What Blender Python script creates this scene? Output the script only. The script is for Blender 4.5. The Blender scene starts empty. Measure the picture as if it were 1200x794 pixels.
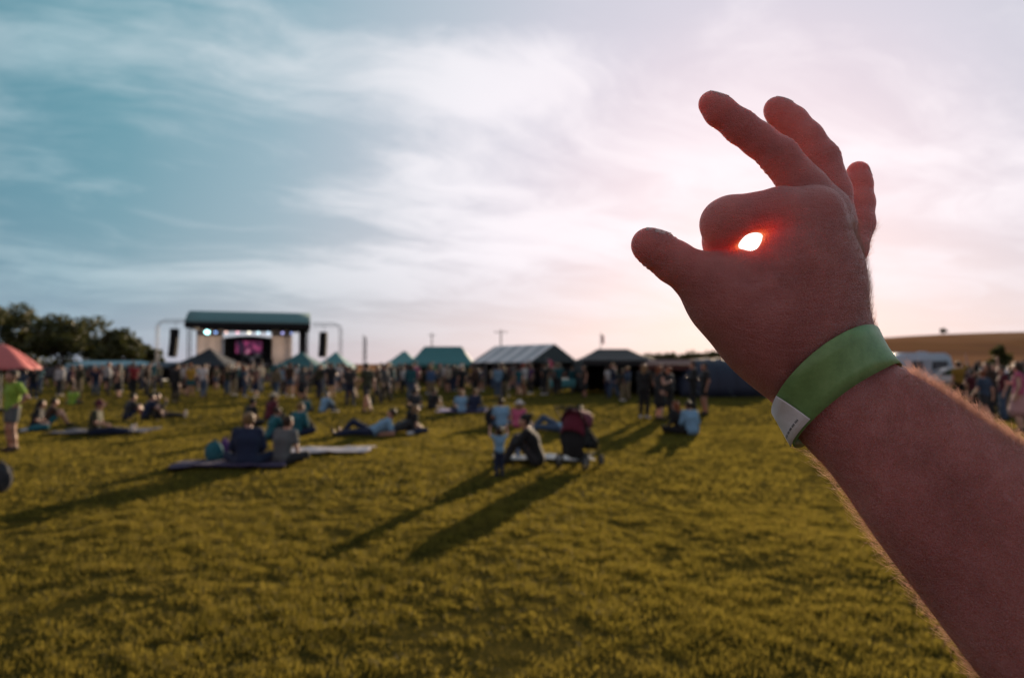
import bpy, bmesh, math, random
import numpy as np
from mathutils import Vector, Matrix
R = math.radians
random.seed(7); rng = np.random.default_rng(7)
scene = bpy.context.scene
COL = scene.collection

# ------------------------------------------------------------------ camera
EYE = np.array([0.0, 0.0, 1.6])
FPX = 800.0                                     # focal length in pixels of a 1200 px wide frame (24 mm)
PITCH = math.atan(31 / FPX)
FWD = np.array([0, math.cos(PITCH), math.sin(PITCH)]); UP = np.array([0, -math.sin(PITCH), math.cos(PITCH)])
def view_dir(px, py):
    return FWD + np.array([1.0, 0, 0]) * ((px - 600) / FPX) + UP * ((397 - py) / FPX)
def P(px, py, d):
    return EYE + view_dir(px, py) * d
def gh(x, y):                                    # gentle undulation of the field
    x = np.asarray(x, float); y = np.asarray(y, float)
    w = np.clip((y + 20) / 30, 0, 1)
    return (0.012*np.sin(x*1.9+0.6*np.sin(y*.8))*np.cos(y*1.45+.4) + .009*np.sin(x*4.3+y*2.2+1) * np.sin(y*3.6-x*1.1)
            + .03*np.sin(x*.41+y*.23)+.02*np.cos(y*.52-x*.17)) * w
def G(px, py):                                   # where the field is seen at this pixel
    v = view_dir(px, py); t = -EYE[2] / v[2]
    return float(v[0]*t), float(v[1]*t)
def GD(px, d):                                   # ground spot in column px at distance d
    return (px - 600) / FPX * d, d

SUN = view_dir(880, 284); SUN = SUN / np.linalg.norm(SUN)
cam = bpy.data.objects.new('camera', bpy.data.cameras.new('camera')); COL.objects.link(cam)
cam.location = EYE; cam.rotation_euler = (math.pi/2 + PITCH, 0, 0)
cam.data.lens = 24; cam.data.sensor_width = 36; cam.data.clip_start = 0.02; cam.data.clip_end = 6000
cam.data.dof.use_dof = True; cam.data.dof.focus_distance = 0.435; cam.data.dof.aperture_fstop = 7.0
cam.data.dof.aperture_blades = 8
scene.camera = cam

# ------------------------------------------------------------------ tagging
def tag(o, label=None, cat=None, group=None, kind=None):
    if label: o['label'] = label
    if cat: o['category'] = cat
    if group: o['group'] = group
    if kind: o['kind'] = kind
    return o
def empty(name, loc, rz=0.0):
    o = bpy.data.objects.new(name, None); COL.objects.link(o)
    o.location = loc; o.rotation_euler = (0, 0, rz); o.empty_display_size = .2
    return o
def link(name, me, mat=None, parent=None, color=None):
    o = bpy.data.objects.new(name, me); COL.objects.link(o)
    if mat is not None and not me.materials: me.materials.append(mat)
    if parent is not None: o.parent = parent
    if color is not None: o.color = (*color, 1)
    return o
def mesh_np(name, V, F, smooth=True):
    """V (n,3), F (m,k) with k = 3 or 4"""
    V = np.asarray(V, np.float32); F = np.asarray(F, np.int32)
    me = bpy.data.meshes.new(name)
    me.vertices.add(len(V)); me.vertices.foreach_set('co', V.ravel())
    k = F.shape[1]
    me.loops.add(F.size); me.loops.foreach_set('vertex_index', F.ravel())
    me.polygons.add(len(F)); me.polygons.foreach_set('loop_start', np.arange(0, F.size, k, dtype=np.int32))
    me.polygons.foreach_set('loop_total', np.full(len(F), k, np.int32))
    me.polygons.foreach_set('use_smooth', np.full(len(F), smooth, bool))
    me.update(calc_edges=True); me.validate()
    return me

# ------------------------------------------------------------------ simple mesh builder
class MB:
    def __init__(s): s.bm = bmesh.new()
    def box(s, c, size, rot=None, bevel=0.0):
        r = bmesh.ops.create_cube(s.bm, size=1.0); vs = r['verts']
        bmesh.ops.scale(s.bm, vec=size, verts=vs)
        if bevel > 0:
            es = list({e for v in vs for e in v.link_edges})
            b = bmesh.ops.bevel(s.bm, geom=es, offset=bevel, segments=2, affect='EDGES', profile=.6)
            vs = list({v for f in b['faces'] for v in f.verts} | {v for v in vs if v.is_valid})
        if rot is not None: bmesh.ops.rotate(s.bm, cent=(0, 0, 0), matrix=rot, verts=vs)
        bmesh.ops.translate(s.bm, vec=c, verts=vs); return s
    def tube(s, pts, r, n=8, r2=None, cap=True):
        pts = [Vector(p) for p in pts]; rings = []
        for i, p in enumerate(pts):
            d = (pts[min(i+1, len(pts)-1)] - pts[max(i-1, 0)]).normalized()
            a = d.orthogonal().normalized() if i == 0 else (prev - d * prev.dot(d)).normalized()
            prev = a; b = d.cross(a)
            rr = r if r2 is None else r + (r2 - r) * i / (len(pts) - 1)
            rings.append([s.bm.verts.new(p + (a*math.cos(2*math.pi*k/n) + b*math.sin(2*math.pi*k/n)) * rr) for k in range(n)])
        for A, B in zip(rings, rings[1:]):
            for k in range(n): s.bm.faces.new((A[k], A[(k+1) % n], B[(k+1) % n], B[k]))
        if cap: s.bm.faces.new(rings[0][::-1]); s.bm.faces.new(rings[-1])
        return s
    def poly(s, pts): s.bm.faces.new([s.bm.verts.new(p) for p in pts]); return s
    def grid(s, f, nu, nv):
        vs = [[s.bm.verts.new(f(i/nu, j/nv)) for j in range(nv+1)] for i in range(nu+1)]
        for i in range(nu):
            for j in range(nv): s.bm.faces.new((vs[i][j], vs[i+1][j], vs[i+1][j+1], vs[i][j+1]))
        return s
    def prism(s, prof, y0, y1, axis='y'):         # profile (x,z) extruded along y, or (y,z) along x
        mk = (lambda a, b, t: (a, t, b)) if axis == 'y' else (lambda a, b, t: (t, a, b))
        A = [s.bm.verts.new(mk(a, b, y0)) for a, b in prof]; B = [s.bm.verts.new(mk(a, b, y1)) for a, b in prof]
        s.bm.faces.new(A); s.bm.faces.new(B[::-1]); n = len(prof)
        for i in range(n): s.bm.faces.new((A[i], B[i], B[(i+1) % n], A[(i+1) % n]))
        return s
    def disc(s, c, r, axis='x', t=.1, n=20):
        d = {'x': Vector((1, 0, 0)), 'y': Vector((0, 1, 0)), 'z': Vector((0, 0, 1))}[axis]
        return s.tube([Vector(c) - d*t/2, Vector(c) + d*t/2], r, n)
    def build(s, name, mat, parent=None, color=None, smooth=False, solid=0.0):
        bmesh.ops.recalc_face_normals(s.bm, faces=s.bm.faces)
        if smooth:
            for f in s.bm.faces: f.smooth = True
        me = bpy.data.meshes.new(name); s.bm.to_mesh(me); s.bm.free()
        o = link(name, me, mat, parent, color)
        if solid:
            m = o.modifiers.new('thick', 'SOLIDIFY'); m.thickness = solid; m.offset = 0
        return o

# ------------------------------------------------------------------ node helpers and materials
def node(nt, typ, ins=None, **props):
    n = nt.nodes.new(typ)
    for k, v in props.items(): setattr(n, k, v)
    for k, v in (ins or {}).items():
        s = n.inputs[k]
        if hasattr(v, 'bl_rna') and isinstance(v, bpy.types.NodeSocket): nt.links.new(v, s)
        else: s.default_value = v
    return n
def ramp(nt, fac, stops, interp='LINEAR'):
    n = nt.nodes.new('ShaderNodeValToRGB'); n.color_ramp.interpolation = interp
    e = n.color_ramp.elements
    while len(e) < len(stops): e.new(.5)
    for el, (p, c) in zip(e, stops): el.position = p; el.color = (*c, 1) if len(c) == 3 else c
    nt.links.new(fac, n.inputs[0]); return n.outputs[0]
def mixc(nt, f, a, b, mode='MIX'):
    n = nt.nodes.new('ShaderNodeMix'); n.data_type = 'RGBA'; n.blend_type = mode
    for s, v in ((n.inputs[0], f), (n.inputs[6], a), (n.inputs[7], b)):
        if isinstance(v, bpy.types.NodeSocket): nt.links.new(v, s)
        else: s.default_value = v if not isinstance(v, tuple) or len(v) == 4 else (*v, 1)
    return n.outputs[2]
def math_(nt, op, a, b=0.0, c=None, clamp=False):
    n = nt.nodes.new('ShaderNodeMath'); n.operation = op; n.use_clamp = clamp
    for s, v in zip(n.inputs, (a, b, c)):
        if v is None: continue
        if isinstance(v, bpy.types.NodeSocket): nt.links.new(v, s)
        else: s.default_value = v
    return n.outputs[0]
def new_mat(name):
    m = bpy.data.materials.new(name); m.use_nodes = True; nt = m.node_tree
    return m, nt, nt.nodes['Principled BSDF']
def mat(name, col, rough=.6, var=.25, scale=6.0, metal=0.0, bump=.0, trans=0.0, sheen=0.0):
    """a surface of one colour with noise-driven wear"""
    m, nt, b = new_mat(name)
    tc = node(nt, 'ShaderNodeTexCoord').outputs['Object']
    nz = node(nt, 'ShaderNodeTexNoise', {'Vector': tc, 'Scale': scale, 'Detail': 5.0, 'Roughness': .6}).outputs[0]
    c = mixc(nt, nz, tuple(x*(1-var) for x in col), tuple(min(1, x*(1+var)) for x in col))
    nt.links.new(c, b.inputs['Base Color']); b.inputs['Roughness'].default_value = rough; b.inputs['Metallic'].default_value = metal
    if bump:
        bp = node(nt, 'ShaderNodeBump', {'Height': nz, 'Strength': bump, 'Distance': .05}); nt.links.new(bp.outputs[0], b.inputs['Normal'])
    if trans:
        t = node(nt, 'ShaderNodeBsdfTranslucent'); nt.links.new(c, t.inputs[0])
        mx = node(nt, 'ShaderNodeMixShader', {0: trans, 1: b.outputs[0], 2: t.outputs[0]})
        nt.links.new(mx.outputs[0], nt.nodes['Material Output'].inputs[0])
    return m
def tinted(name, rough, var, scale, bump=.15, trans=0.0, sheen=0.0, sss=0.0):
    """colour from the object's own colour setting"""
    m, nt, b = new_mat(name)
    oi = node(nt, 'ShaderNodeObjectInfo')
    tc = node(nt, 'ShaderNodeTexCoord').outputs['Object']
    nz = node(nt, 'ShaderNodeTexNoise', {'Vector': tc, 'Scale': scale, 'Detail': 4.0}).outputs[0]
    k = math_(nt, 'MULTIPLY_ADD', nz, 2*var, 1-var)
    c = mixc(nt, 1.0, oi.outputs['Color'], (1, 1, 1, 1), 'MULTIPLY')
    v = node(nt, 'ShaderNodeVectorMath', operation='SCALE'); nt.links.new(oi.outputs['Color'], v.inputs[0]); nt.links.new(k, v.inputs['Scale'])
    nt.links.new(v.outputs[0], b.inputs['Base Color']); b.inputs['Roughness'].default_value = rough
    if sheen: b.inputs['Sheen Weight'].default_value = sheen
    if sss:
        b.inputs['Subsurface Weight'].default_value = sss; b.inputs['Subsurface Radius'].default_value = (1, .35, .2); b.inputs['Subsurface Scale'].default_value = .01
    if bump:
        bp = node(nt, 'ShaderNodeBump', {'Height': nz, 'Strength': bump, 'Distance': .02}); nt.links.new(bp.outputs[0], b.inputs['Normal'])
    if trans:
        t = node(nt, 'ShaderNodeBsdfTranslucent'); nt.links.new(v.outputs[0], t.inputs[0])
        mx = node(nt, 'ShaderNodeMixShader', {0: trans, 1: b.outputs[0], 2: t.outputs[0]})
        nt.links.new(mx.outputs[0], nt.nodes['Material Output'].inputs[0])
    return m
M_cloth = tinted('woven_cloth', .9, .18, 22, .3, .06, .05)
M_hair = tinted('hair', .5, .3, 60, .5, .35)
M_skin = tinted('bare_skin', .5, .08, 18, .1)
M_canvas = tinted('tent_canvas', .7, .12, 2.0, .2, .12)
M_coat = tinted('coated_surface', .35, .12, 3.0, .03)
M_steel = mat('steel', (.32, .33, .35), .4, .15, 8, .8)
M_black = mat('black_paint', (.018, .018, .02), .8, .3, 4); M_black.node_tree.nodes['Principled BSDF'].inputs['Specular IOR Level'].default_value = .15
M_rubber = mat('rubber', (.02, .02, .022), .8, .3, 12)
M_glass = mat('dark_glass', (.03, .035, .045), .08, .1, 2)
def emit(name, col, s):
    m, nt, b = new_mat(name)
    b.inputs['Base Color'].default_value = (*[c*.3 for c in col], 1)
    b.inputs['Emission Color'].default_value = (*col, 1); b.inputs['Emission Strength'].default_value = s
    return m

# ------------------------------------------------------------------ signed distance bodies
def _cone(p, a, b, ra, rb):
    a = np.asarray(a, np.float32); b = np.asarray(b, np.float32)
    ba = b - a; L = float(ba @ ba) + 1e-12
    q = p - a
    t = np.clip((q @ ba) / L, 0, 1)
    q = q - t[:, None] * ba
    return np.sqrt((q*q).sum(1)) - (ra + (rb - ra) * t)
def _smin(a, b, k):
    if k <= 0: return np.minimum(a, b)
    h = np.clip(k - np.abs(a - b), 0, None) / k
    return np.minimum(a, b) - h*h*k*.25
def sdf_union(prims, cuts=(), extra=None):
    """prims: (a, b, ra, rb, k) joined one after the other; cuts are taken away"""
    def f(p):
        d = np.full(len(p), 1e3, np.float32)
        for a, b, ra, rb, k in prims: d = _smin(d, _cone(p, a, b, ra, rb), k)
        for a, b, ra, rb, k in cuts: d = -_smin(-d, _cone(p, a, b, ra, rb), k)
        if extra is not None: d = extra(p, d)
        return d
    return f
def surface(f, lo, hi, h, block=4):
    """sparse surface nets: evaluate coarsely, then only near the surface"""
    lo = np.asarray(lo, float); hi = np.asarray(hi, float)
    H = h * block
    nc = np.ceil((hi - lo) / H).astype(int) + 1
    g = np.stack(np.meshgrid(*[lo[i] + H*(np.arange(nc[i]) + .5) for i in range(3)], indexing='ij'), -1).reshape(-1, 3).astype(np.float32)
    dc = f(g).reshape(nc)
    n = nc * block
    act = np.abs(dc) < H * 1.35
    big = np.repeat(np.repeat(np.repeat(np.where(dc > 0, 1e3, -1e3).astype(np.float32), block, 0), block, 1), block, 2)
    idx = np.argwhere(act)
    off = np.stack(np.meshgrid(*[np.arange(block)]*3, indexing='ij'), -1).reshape(-1, 3)
    ii = (idx[:, None, :]*block + off[None]).reshape(-1, 3)
    for s in range(0, len(ii), 400000):
        q = ii[s:s+400000]
        big[q[:, 0], q[:, 1], q[:, 2]] = f((lo + q*h).astype(np.float32))
    S = big < 0
    c = S[:-1, :-1, :-1].astype(np.int8)
    tot = sum(S[a:a+n[0]-1, b:b+n[1]-1, d:d+n[2]-1].astype(np.int8) for a in (0, 1) for b in (0, 1) for d in (0, 1))
    cells = np.argwhere((tot > 0) & (tot < 8))
    vid = np.full(n - 1, -1, np.int64); vid[cells[:, 0], cells[:, 1], cells[:, 2]] = np.arange(len(cells))
    acc = np.zeros((len(cells), 3)); cnt = np.zeros(len(cells))
    corners = [np.array(x) for x in ((0,0,0),(1,0,0),(0,1,0),(1,1,0),(0,0,1),(1,0,1),(0,1,1),(1,1,1))]
    val = lambda o: big[cells[:, 0]+o[0], cells[:, 1]+o[1], cells[:, 2]+o[2]].astype(float)
    vals = {tuple(o): val(o) for o in corners}
    for o in corners:
        for ax in range(3):
            if o[ax]: continue
            o2 = o.copy(); o2[ax] = 1
            a, b = vals[tuple(o)], vals[tuple(o2)]
            m = (a < 0) != (b < 0)
            t = np.where(m, a / np.where(m, a - b, 1), 0); t = np.clip(t, .02, .98)
            pt = o + t[:, None] * (o2 - o)
            acc[m] += pt[m]; cnt[m] += 1
    V = lo + (cells + acc / np.maximum(cnt, 1)[:, None]) * h
    quads = []
    for ax in range(3):
        u, w = (ax+1) % 3, (ax+2) % 3
        sl0 = [slice(1, -1)]*3; sl1 = [slice(1, -1)]*3
        sl0[ax] = slice(0, n[ax]-1); sl1[ax] = slice(1, n[ax])
        A, B = S[tuple(sl0)], S[tuple(sl1)]
        e = np.argwhere(A != B)
        if not len(e): continue
        flip = A[e[:, 0], e[:, 1], e[:, 2]]
        add = np.ones(3, int); add[ax] = 0
        e = e + add
        du = np.zeros(3, int); du[u] = 1; dw = np.zeros(3, int); dw[w] = 1
        q = np.stack([vid[tuple((e - a).T)] for a in (du+dw, dw, 0*du, du)], 1)
        ok = (q >= 0).all(1)
        q = np.where(flip[:, None], q, q[:, ::-1])[ok]
        quads.append(q)
    return V, np.concatenate(quads)
# two rounds of gentle relaxation keep the surface free of stair steps
def relax(V, Q, it=2, lam=.5):
    n = len(V); e = np.concatenate([Q[:, [0, 1]], Q[:, [1, 2]], Q[:, [2, 3]], Q[:, [3, 0]]])
    e = np.concatenate([e, e[:, ::-1]])
    deg = np.bincount(e[:, 0], minlength=n)[:, None]
    for _ in range(it):
        s = np.stack([np.bincount(e[:, 0], V[e[:, 1], i], minlength=n) for i in range(3)], 1)
        V = V + lam * (s / np.maximum(deg, 1) - V)
    return V
BAND_TILT = (0, 0, 0); TAB_A = 0.9
# ------------------------------------------------------------------ the raised arm and hand
def px(x, y, d, r): return (P(x, y, d), r * d / FPX)
def chain(pts, k, k0=None):
    out = []
    for i in range(len(pts) - 1):
        (a, ra), (b, rb) = pts[i], pts[i+1]
        out.append((a, b, ra, rb, (k0 if (i == 0 and k0 is not None) else k)))
    return out
wrist_a, wrist_b = px(964, 468, .436, 30), px(996, 446, .446, 29)
arm = []
# forearm: two bones side by side, swelling towards the elbow; upper arm beyond the picture
ARM = [(970, 486, 1002, 455, .432, .444, 28, 25), (1022, 531, 1054, 491, .415, .425, 36, 32), (1080, 604, 1118, 550, .395, .403, 44, 43),
       (1158, 688, 1184, 616, .374, .380, 54, 62), (1240, 768, 1254, 694, .350, .356, 70, 80)]
def spline(rows, n=4):                              # smooth in-between stations
    r = np.array(rows, float); r = np.vstack([2*r[0]-r[1], r, 2*r[-1]-r[-2]]); out = []
    for i in range(1, len(r)-2):
        for k in range(n):
            t = k/n; p0, p1, p2, p3 = r[i-1:i+3]
            out.append(.5*(2*p1 + (p2-p0)*t + (2*p0-5*p1+4*p2-p3)*t*t + (3*p1-p0-3*p2+p3)*t**3))
    return out + [r[-2]]
ARM = spline(ARM, 3)
A_ = [px(r[0], r[1], r[4], r[6]) for r in ARM]; B_ = [px(r[2], r[3], r[5], r[7]) for r in ARM]
elbow = (np.array([.315, .215, 1.6-.215]), .043); elbow2 = (np.array([.30, .235, 1.6-.235]), .040)
arm += chain(A_ + [elbow2], .004) + chain(B_ + [elbow], .02, .03)
for a, b in zip(A_[1:], B_[1:]): arm.append((a[0], b[0], a[1]*.9, b[1]*.9, .02))
shoulder = (np.array([.235, -.10, 1.6-.18]), .056)
arm += chain([elbow, (np.array([.29, .07, 1.6-.21]), .05), shoulder], .02)
# wrist and palm
arm += chain([A_[0], wrist_a, px(932, 426, .436, 30)], .02)
arm += chain([B_[0], wrist_b, px(975, 405, .447, 28)], .02)
palm = [
    chain([px(974, 405, .447, 27), px(964, 340, .438, 29), px(953, 251, .424, 29)], .02),           # index metacarpal
    chain([px(976, 400, .452, 27), px(968, 330, .449, 24), px(967, 250, .444, 23)], .02),           # middle
    chain([px(978, 400, .456, 26), px(973, 335, .462, 22), px(973, 262, .462, 21)], .02),           # ring
    chain([px(978, 400, .460, 25), px(976, 345, .476, 22), px(979, 296, .482, 19)], .02),           # little
    chain([px(940, 420, .438, 37), px(897, 378, .430, 40), px(848, 346, .421, 31)], .03),           # thumb metacarpal
    chain([px(900, 372, .430, 44), px(918, 330, .429, 44)], .03),                                   # muscle of the web
    chain([px(868, 332, .426, 28), px(900, 305, .428, 32), px(930, 285, .428, 32)], .02),
    chain([px(934, 390, .440, 50), px(940, 320, .436, 44)], .03),
]
for c in palm: arm += c
hand_only = []
# fingers: (px, py, depth, radius) from the knuckle to the tip
F_MID = [(966, 246, .446, 26), (944, 222, .448, 25), (913, 183, .447, 21.5), (888, 163.5, .449, 19.2), (868, 149, .451, 18.9), (843, 130, .453, 17.5), (833, 121.5, .454, 14.5)]
F_RING = [(981, 262, .464, 21), (977, 225, .472, 19.5), (963, 187, .481, 20), (945, 162, .486, 18.5), (928, 143, .490, 17.5), (914, 132, .493, 16), (909, 127.5, .494, 13.5)]
F_LIT = [(985, 300, .484, 21), (996, 292, .492, 19), (1006, 262, .504, 17.5), (1007.5, 238, .511, 16), (1006.5, 216, .516, 14.5), (1005.5, 202, .519, 13)]
F_THB = [(848, 346, .421, 31), (814, 322, .417, 26.5), (790, 307, .415, 24.5), (770, 293, .413, 22.3), (760, 287, .413, 20.5)]
F_IDX = [(955, 251, .424, 30), (915, 250, .421, 30), (858, 258, .418, 28), (850, 262, .420, 28), (852, 283, .433, 27), (855, 283, .445, 24), (868, 294, .458, 22), (876, 306, .468, 18)]
for F, k0 in ((F_MID, .008), (F_RING, .008), (F_LIT, .01), (F_THB, .02), (F_IDX, .008)):
    arm += chain([px(*q) for q in F], .0035, k0)
# fleshy fill of the thumb side so that it runs straight into the wrist
arm.append((*[px(846, 356, .424, 26)[0], px(918, 424, .434, 28)[0]], px(0, 0, .424, 22)[1], px(0, 0, .434, 24)[1], .02))
# hole added for the sun to shine through, between the curled index finger and the web of the thumb: narrow on the near side, hollowed on the far side so the thin skin glows
c0 = P(880, 284, .36); c1 = P(880, 284, .62)
HOLE_NEAR = P(880.5, 284.5, .405)
cuts = [(P(880, 284, .30), P(880, 284, .4165), .0046, .0046, .003), (P(880, 284, .4165), P(880, 284, .424), .0046, .013, .003), (P(880, 284, .424), P(881, 285, .442), .013, .027, .004), (P(881, 285, .442), P(881, 285, .62), .027, .028, .004)]
def joint_wrinkles(p, d):
    for (j, ax, amp, pitch, reach) in WR:
        q = p - j; s = q @ ax
        w = np.exp(-(s/reach)**2)
        far = np.sqrt(np.maximum((q*q).sum(1) - s*s, 0))
        w = w * np.exp(-np.maximum(far - .016, 0)**2 / .004**2)
        d = d + amp * w * np.cos(2*np.pi*s/pitch)
    for (a, b_, w_, amp) in RIDGE:
        dd = _cone(p, a, b_, 0, 0); d = d - amp*np.exp(-(dd/w_)**2)
    return d
def dirn(a, b):
    v = np.asarray(b) - np.asarray(a); return (v / np.linalg.norm(v)).astype(np.float32)
def fpt(F, i): return P(*F[i][:3]).astype(np.float32)
WR = [(fpt(F_MID, 2), dirn(fpt(F_MID, 1), fpt(F_MID, 3)), .0006, .0042, .007),
      (fpt(F_MID, 4), dirn(fpt(F_MID, 4), fpt(F_MID, 5)), .0004, .0034, .006),
      (fpt(F_THB, 3), dirn(fpt(F_THB, 2), fpt(F_THB, 4)), .0007, .0034, .007),
      (fpt(F_RING, 2), dirn(fpt(F_RING, 1), fpt(F_RING, 3)), .0005, .004, .006),
      (fpt(F_LIT, 2), dirn(fpt(F_LIT, 1), fpt(F_LIT, 3)), .0003, .004, .006)]
sk = lambda x, y, dd: P(x, y, dd).astype(np.float32)
RIDGE = [(sk(948, 260, .395), sk(958, 340, .405), .006, .0012), (sk(958, 340, .405), sk(970, 400, .418), .006, .0008), (sk(975, 285, .415), sk(985, 390, .425), .005, .0009),
         (sk(905, 330, .398), sk(940, 380, .402), .0035, .0010), (sk(940, 380, .402), sk(955, 425, .41), .0035, .0008), (sk(905, 330, .398), sk(880, 345, .396), .003, .0007),
         (sk(1010, 500, .385), sk(1075, 540, .365), .004, .0011), (sk(1075, 540, .365), sk(1150, 640, .335), .0045, .0012), (sk(1030, 470, .40), sk(1130, 540, .365), .004, .0009), (sk(1000, 520, .395), sk(1060, 620, .37), .004, .0009),
         (sk(845, 318, .395), sk(880, 330, .398), .003, -.0008), (sk(862, 306, .40), sk(905, 300, .40), .0025, -.0008), (sk(829, 300, .407), sk(862, 290, .411), .0028, -.0016), (sk(838, 240, .395), sk(858, 236, .395), .005, .0010), (sk(846, 232, .398), sk(852, 268, .395), .002, -.0006), (sk(856, 232, .398), sk(862, 268, .393), .002, -.0005), (sk(925, 430, .405), sk(960, 412, .41), .003, -.0008), (sk(930, 445, .405), sk(965, 424, .41), .003, -.0007)]
arm_sdf = sdf_union(arm, cuts, joint_wrinkles)
V, Q = surface(arm_sdf, (.06, -.17, 1.32), (.40, .58, 1.83), .00125)
V = relax(V, Q)
def normals(f, p, e=.0006):
    p = p.astype(np.float32); g = np.stack([f(p + np.eye(3, dtype=np.float32)[i]*e) - f(p - np.eye(3, dtype=np.float32)[i]*e) for i in range(3)], 1)
    return g / (np.linalg.norm(g, axis=1, keepdims=True) + 1e-9)

m, nt, b = new_mat('sunlit_skin')
tc = node(nt, 'ShaderNodeTexCoord').outputs['Object']
big = node(nt, 'ShaderNodeTexNoise', {'Vector': tc, 'Scale': 28.0, 'Detail': 4.0, 'Roughness': .6}).outputs[0]
fine = node(nt, 'ShaderNodeTexNoise', {'Vector': tc, 'Scale': 420.0, 'Detail': 3.0, 'Roughness': .65}).outputs[0]
vor = node(nt, 'ShaderNodeTexVoronoi', {'Vector': tc, 'Scale': 620.0}, feature='DISTANCE_TO_EDGE').outputs[0]
mp = node(nt, 'ShaderNodeMapping', {'Vector': tc, 'Rotation': (0, R(48), R(20)), 'Scale': (1, 4.5, 4.5)}).outputs[0]
crease = node(nt, 'ShaderNodeTexNoise', {'Vector': mp, 'Scale': 60.0, 'Detail': 3.0, 'Roughness': .6}).outputs[0]
col = ramp(nt, big, [(.3, (.36, .128, .118)), (.5, (.45, .165, .152)), (.7, (.53, .215, .195))])
col = mixc(nt, math_(nt, 'MULTIPLY', fine, .35), col, (.30, .10, .085))
nt.links.new(col, b.inputs['Base Color'])
b.inputs['Roughness'].default_value = .48; b.inputs['Specular IOR Level'].default_value = .4
b.inputs['Subsurface Weight'].default_value = 1.0; b.inputs['Subsurface Radius'].default_value = (1.0, .50, .36); b.inputs['Subsurface Scale'].default_value = .03
h = math_(nt, 'ADD', math_(nt, 'MULTIPLY', fine, .5), math_(nt, 'ADD', math_(nt, 'MULTIPLY', math_(nt, 'MINIMUM', vor, .25), 1.2), math_(nt, 'MULTIPLY', crease, 1.3)))
bp = node(nt, 'ShaderNodeBump', {'Height': h, 'Strength': .9, 'Distance': .0019}); nt.links.new(bp.outputs[0], b.inputs['Normal'])
M_ARM = m
me = mesh_np('person', V, Q)
person = link('person', me, M_ARM)
tag(person, 'bare raised right arm with curled index finger, held against the low sun', 'person')

# finger nails: curved plates let into the back of each tip
m, nt, b = new_mat('nail'); tc = node(nt, 'ShaderNodeTexCoord').outputs['Object']
nz = node(nt, 'ShaderNodeTexNoise', {'Vector': tc, 'Scale': 300.0, 'Detail': 2.0}).outputs[0]
c = ramp(nt, nz, [(.3, (.55, .20, .17)), (.7, (.64, .27, .22))]); nt.links.new(c, b.inputs['Base Color'])
b.inputs['Roughness'].default_value = .35; b.inputs['Subsurface Weight'].default_value = 1; b.inputs['Subsurface Radius'].default_value = (1, .4, .25); b.inputs['Subsurface Scale'].default_value = .01
M_nail = m
def nail(F, back, size, adv=.0):
    a, b_ = P(*F[-2][:3]), P(*F[-1][:3]); ax = dirn(a, b_).astype(float)
    bk = np.asarray(back, float); bk = bk - ax * (bk @ ax); bk /= np.linalg.norm(bk); sd = np.cross(ax, bk)
    r = F[-1][3] * F[-1][2] / FPX; L, W = size
    c = b_ + ax * (adv - L*.35)
    mb = MB(); vs = []
    nu, nv = 10, 8
    grid_ = []
    for i in range(nu+1):
        for j in range(nv+1):
            u, v = i/nu*2-1, j/nv*2-1
            wv = W * (1 - .12*abs(u)**3) * v * (math.sqrt(max(0, 1 - .35*u**6)))
            q = c + ax * (u*L) + sd * wv
            grid_.append(q + bk * (r*.2))
    G_ = np.array(grid_)
    G0 = G_.copy()
    for _ in range(14):                                    # slide onto the finger's surface
        dd = arm_sdf(G_.astype(np.float32)); G_ = G_ - bk * np.clip(dd, -.003, .003)[:, None] * .7
        mv = (G_ - G0) @ bk; G_ = G0 + bk * np.clip(mv, -r*.55, r*1.2)[:, None]
    g3 = G_.reshape(nu+1, nv+1, 3)                          # a nail is smoother than the skin under it
    for _ in range(8):
        g3[1:-1] = .5*g3[1:-1] + .25*(g3[:-2]+g3[2:]); g3[:, 1:-1] = .5*g3[:, 1:-1] + .25*(g3[:, :-2]+g3[:, 2:])
    G_ = g3.reshape(-1, 3)
    hump = np.array([.00035*(1-(j/nv*2-1)**4) + .0002 for i in range(nu+1) for j in range(nv+1)])
    G_ = G_ + bk * hump[:, None]
    low = G_ - bk * (hump[:, None] + .0012)
    n1 = len(G_); f = []
    id_ = lambda i, j: i*(nv+1)+j
    for i in range(nu):
        for j in range(nv):
            q = [id_(i, j), id_(i+1, j), id_(i+1, j+1), id_(i, j+1)]; f.append(q); f.append([x+n1 for x in q[::-1]])
    for i in range(nu):
        for j in (0, nv): f.append([id_(i, j), id_(i+1, j), id_(i+1, j)+n1, id_(i, j)+n1])
    for j in range(nv):
        for i in (0, nu): f.append([id_(i, j), id_(i, j+1), id_(i, j+1)+n1, id_(i, j)+n1])
    o = link('fingernail', mesh_np('fingernail', np.concatenate([G_, low]), np.array(f)), M_nail, person)
nail(F_MID, (.75, -.35, .75), (.0058, .0048), .002)
nail(F_RING, (.75, -.35, .75), (.0055, .0046), .002)
nail(F_LIT, (.95, -.3, .2), (.0048, .0040), .002)
nail(F_THB, (.25, -.35, 1), (.0072, .0058), .002)

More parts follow.
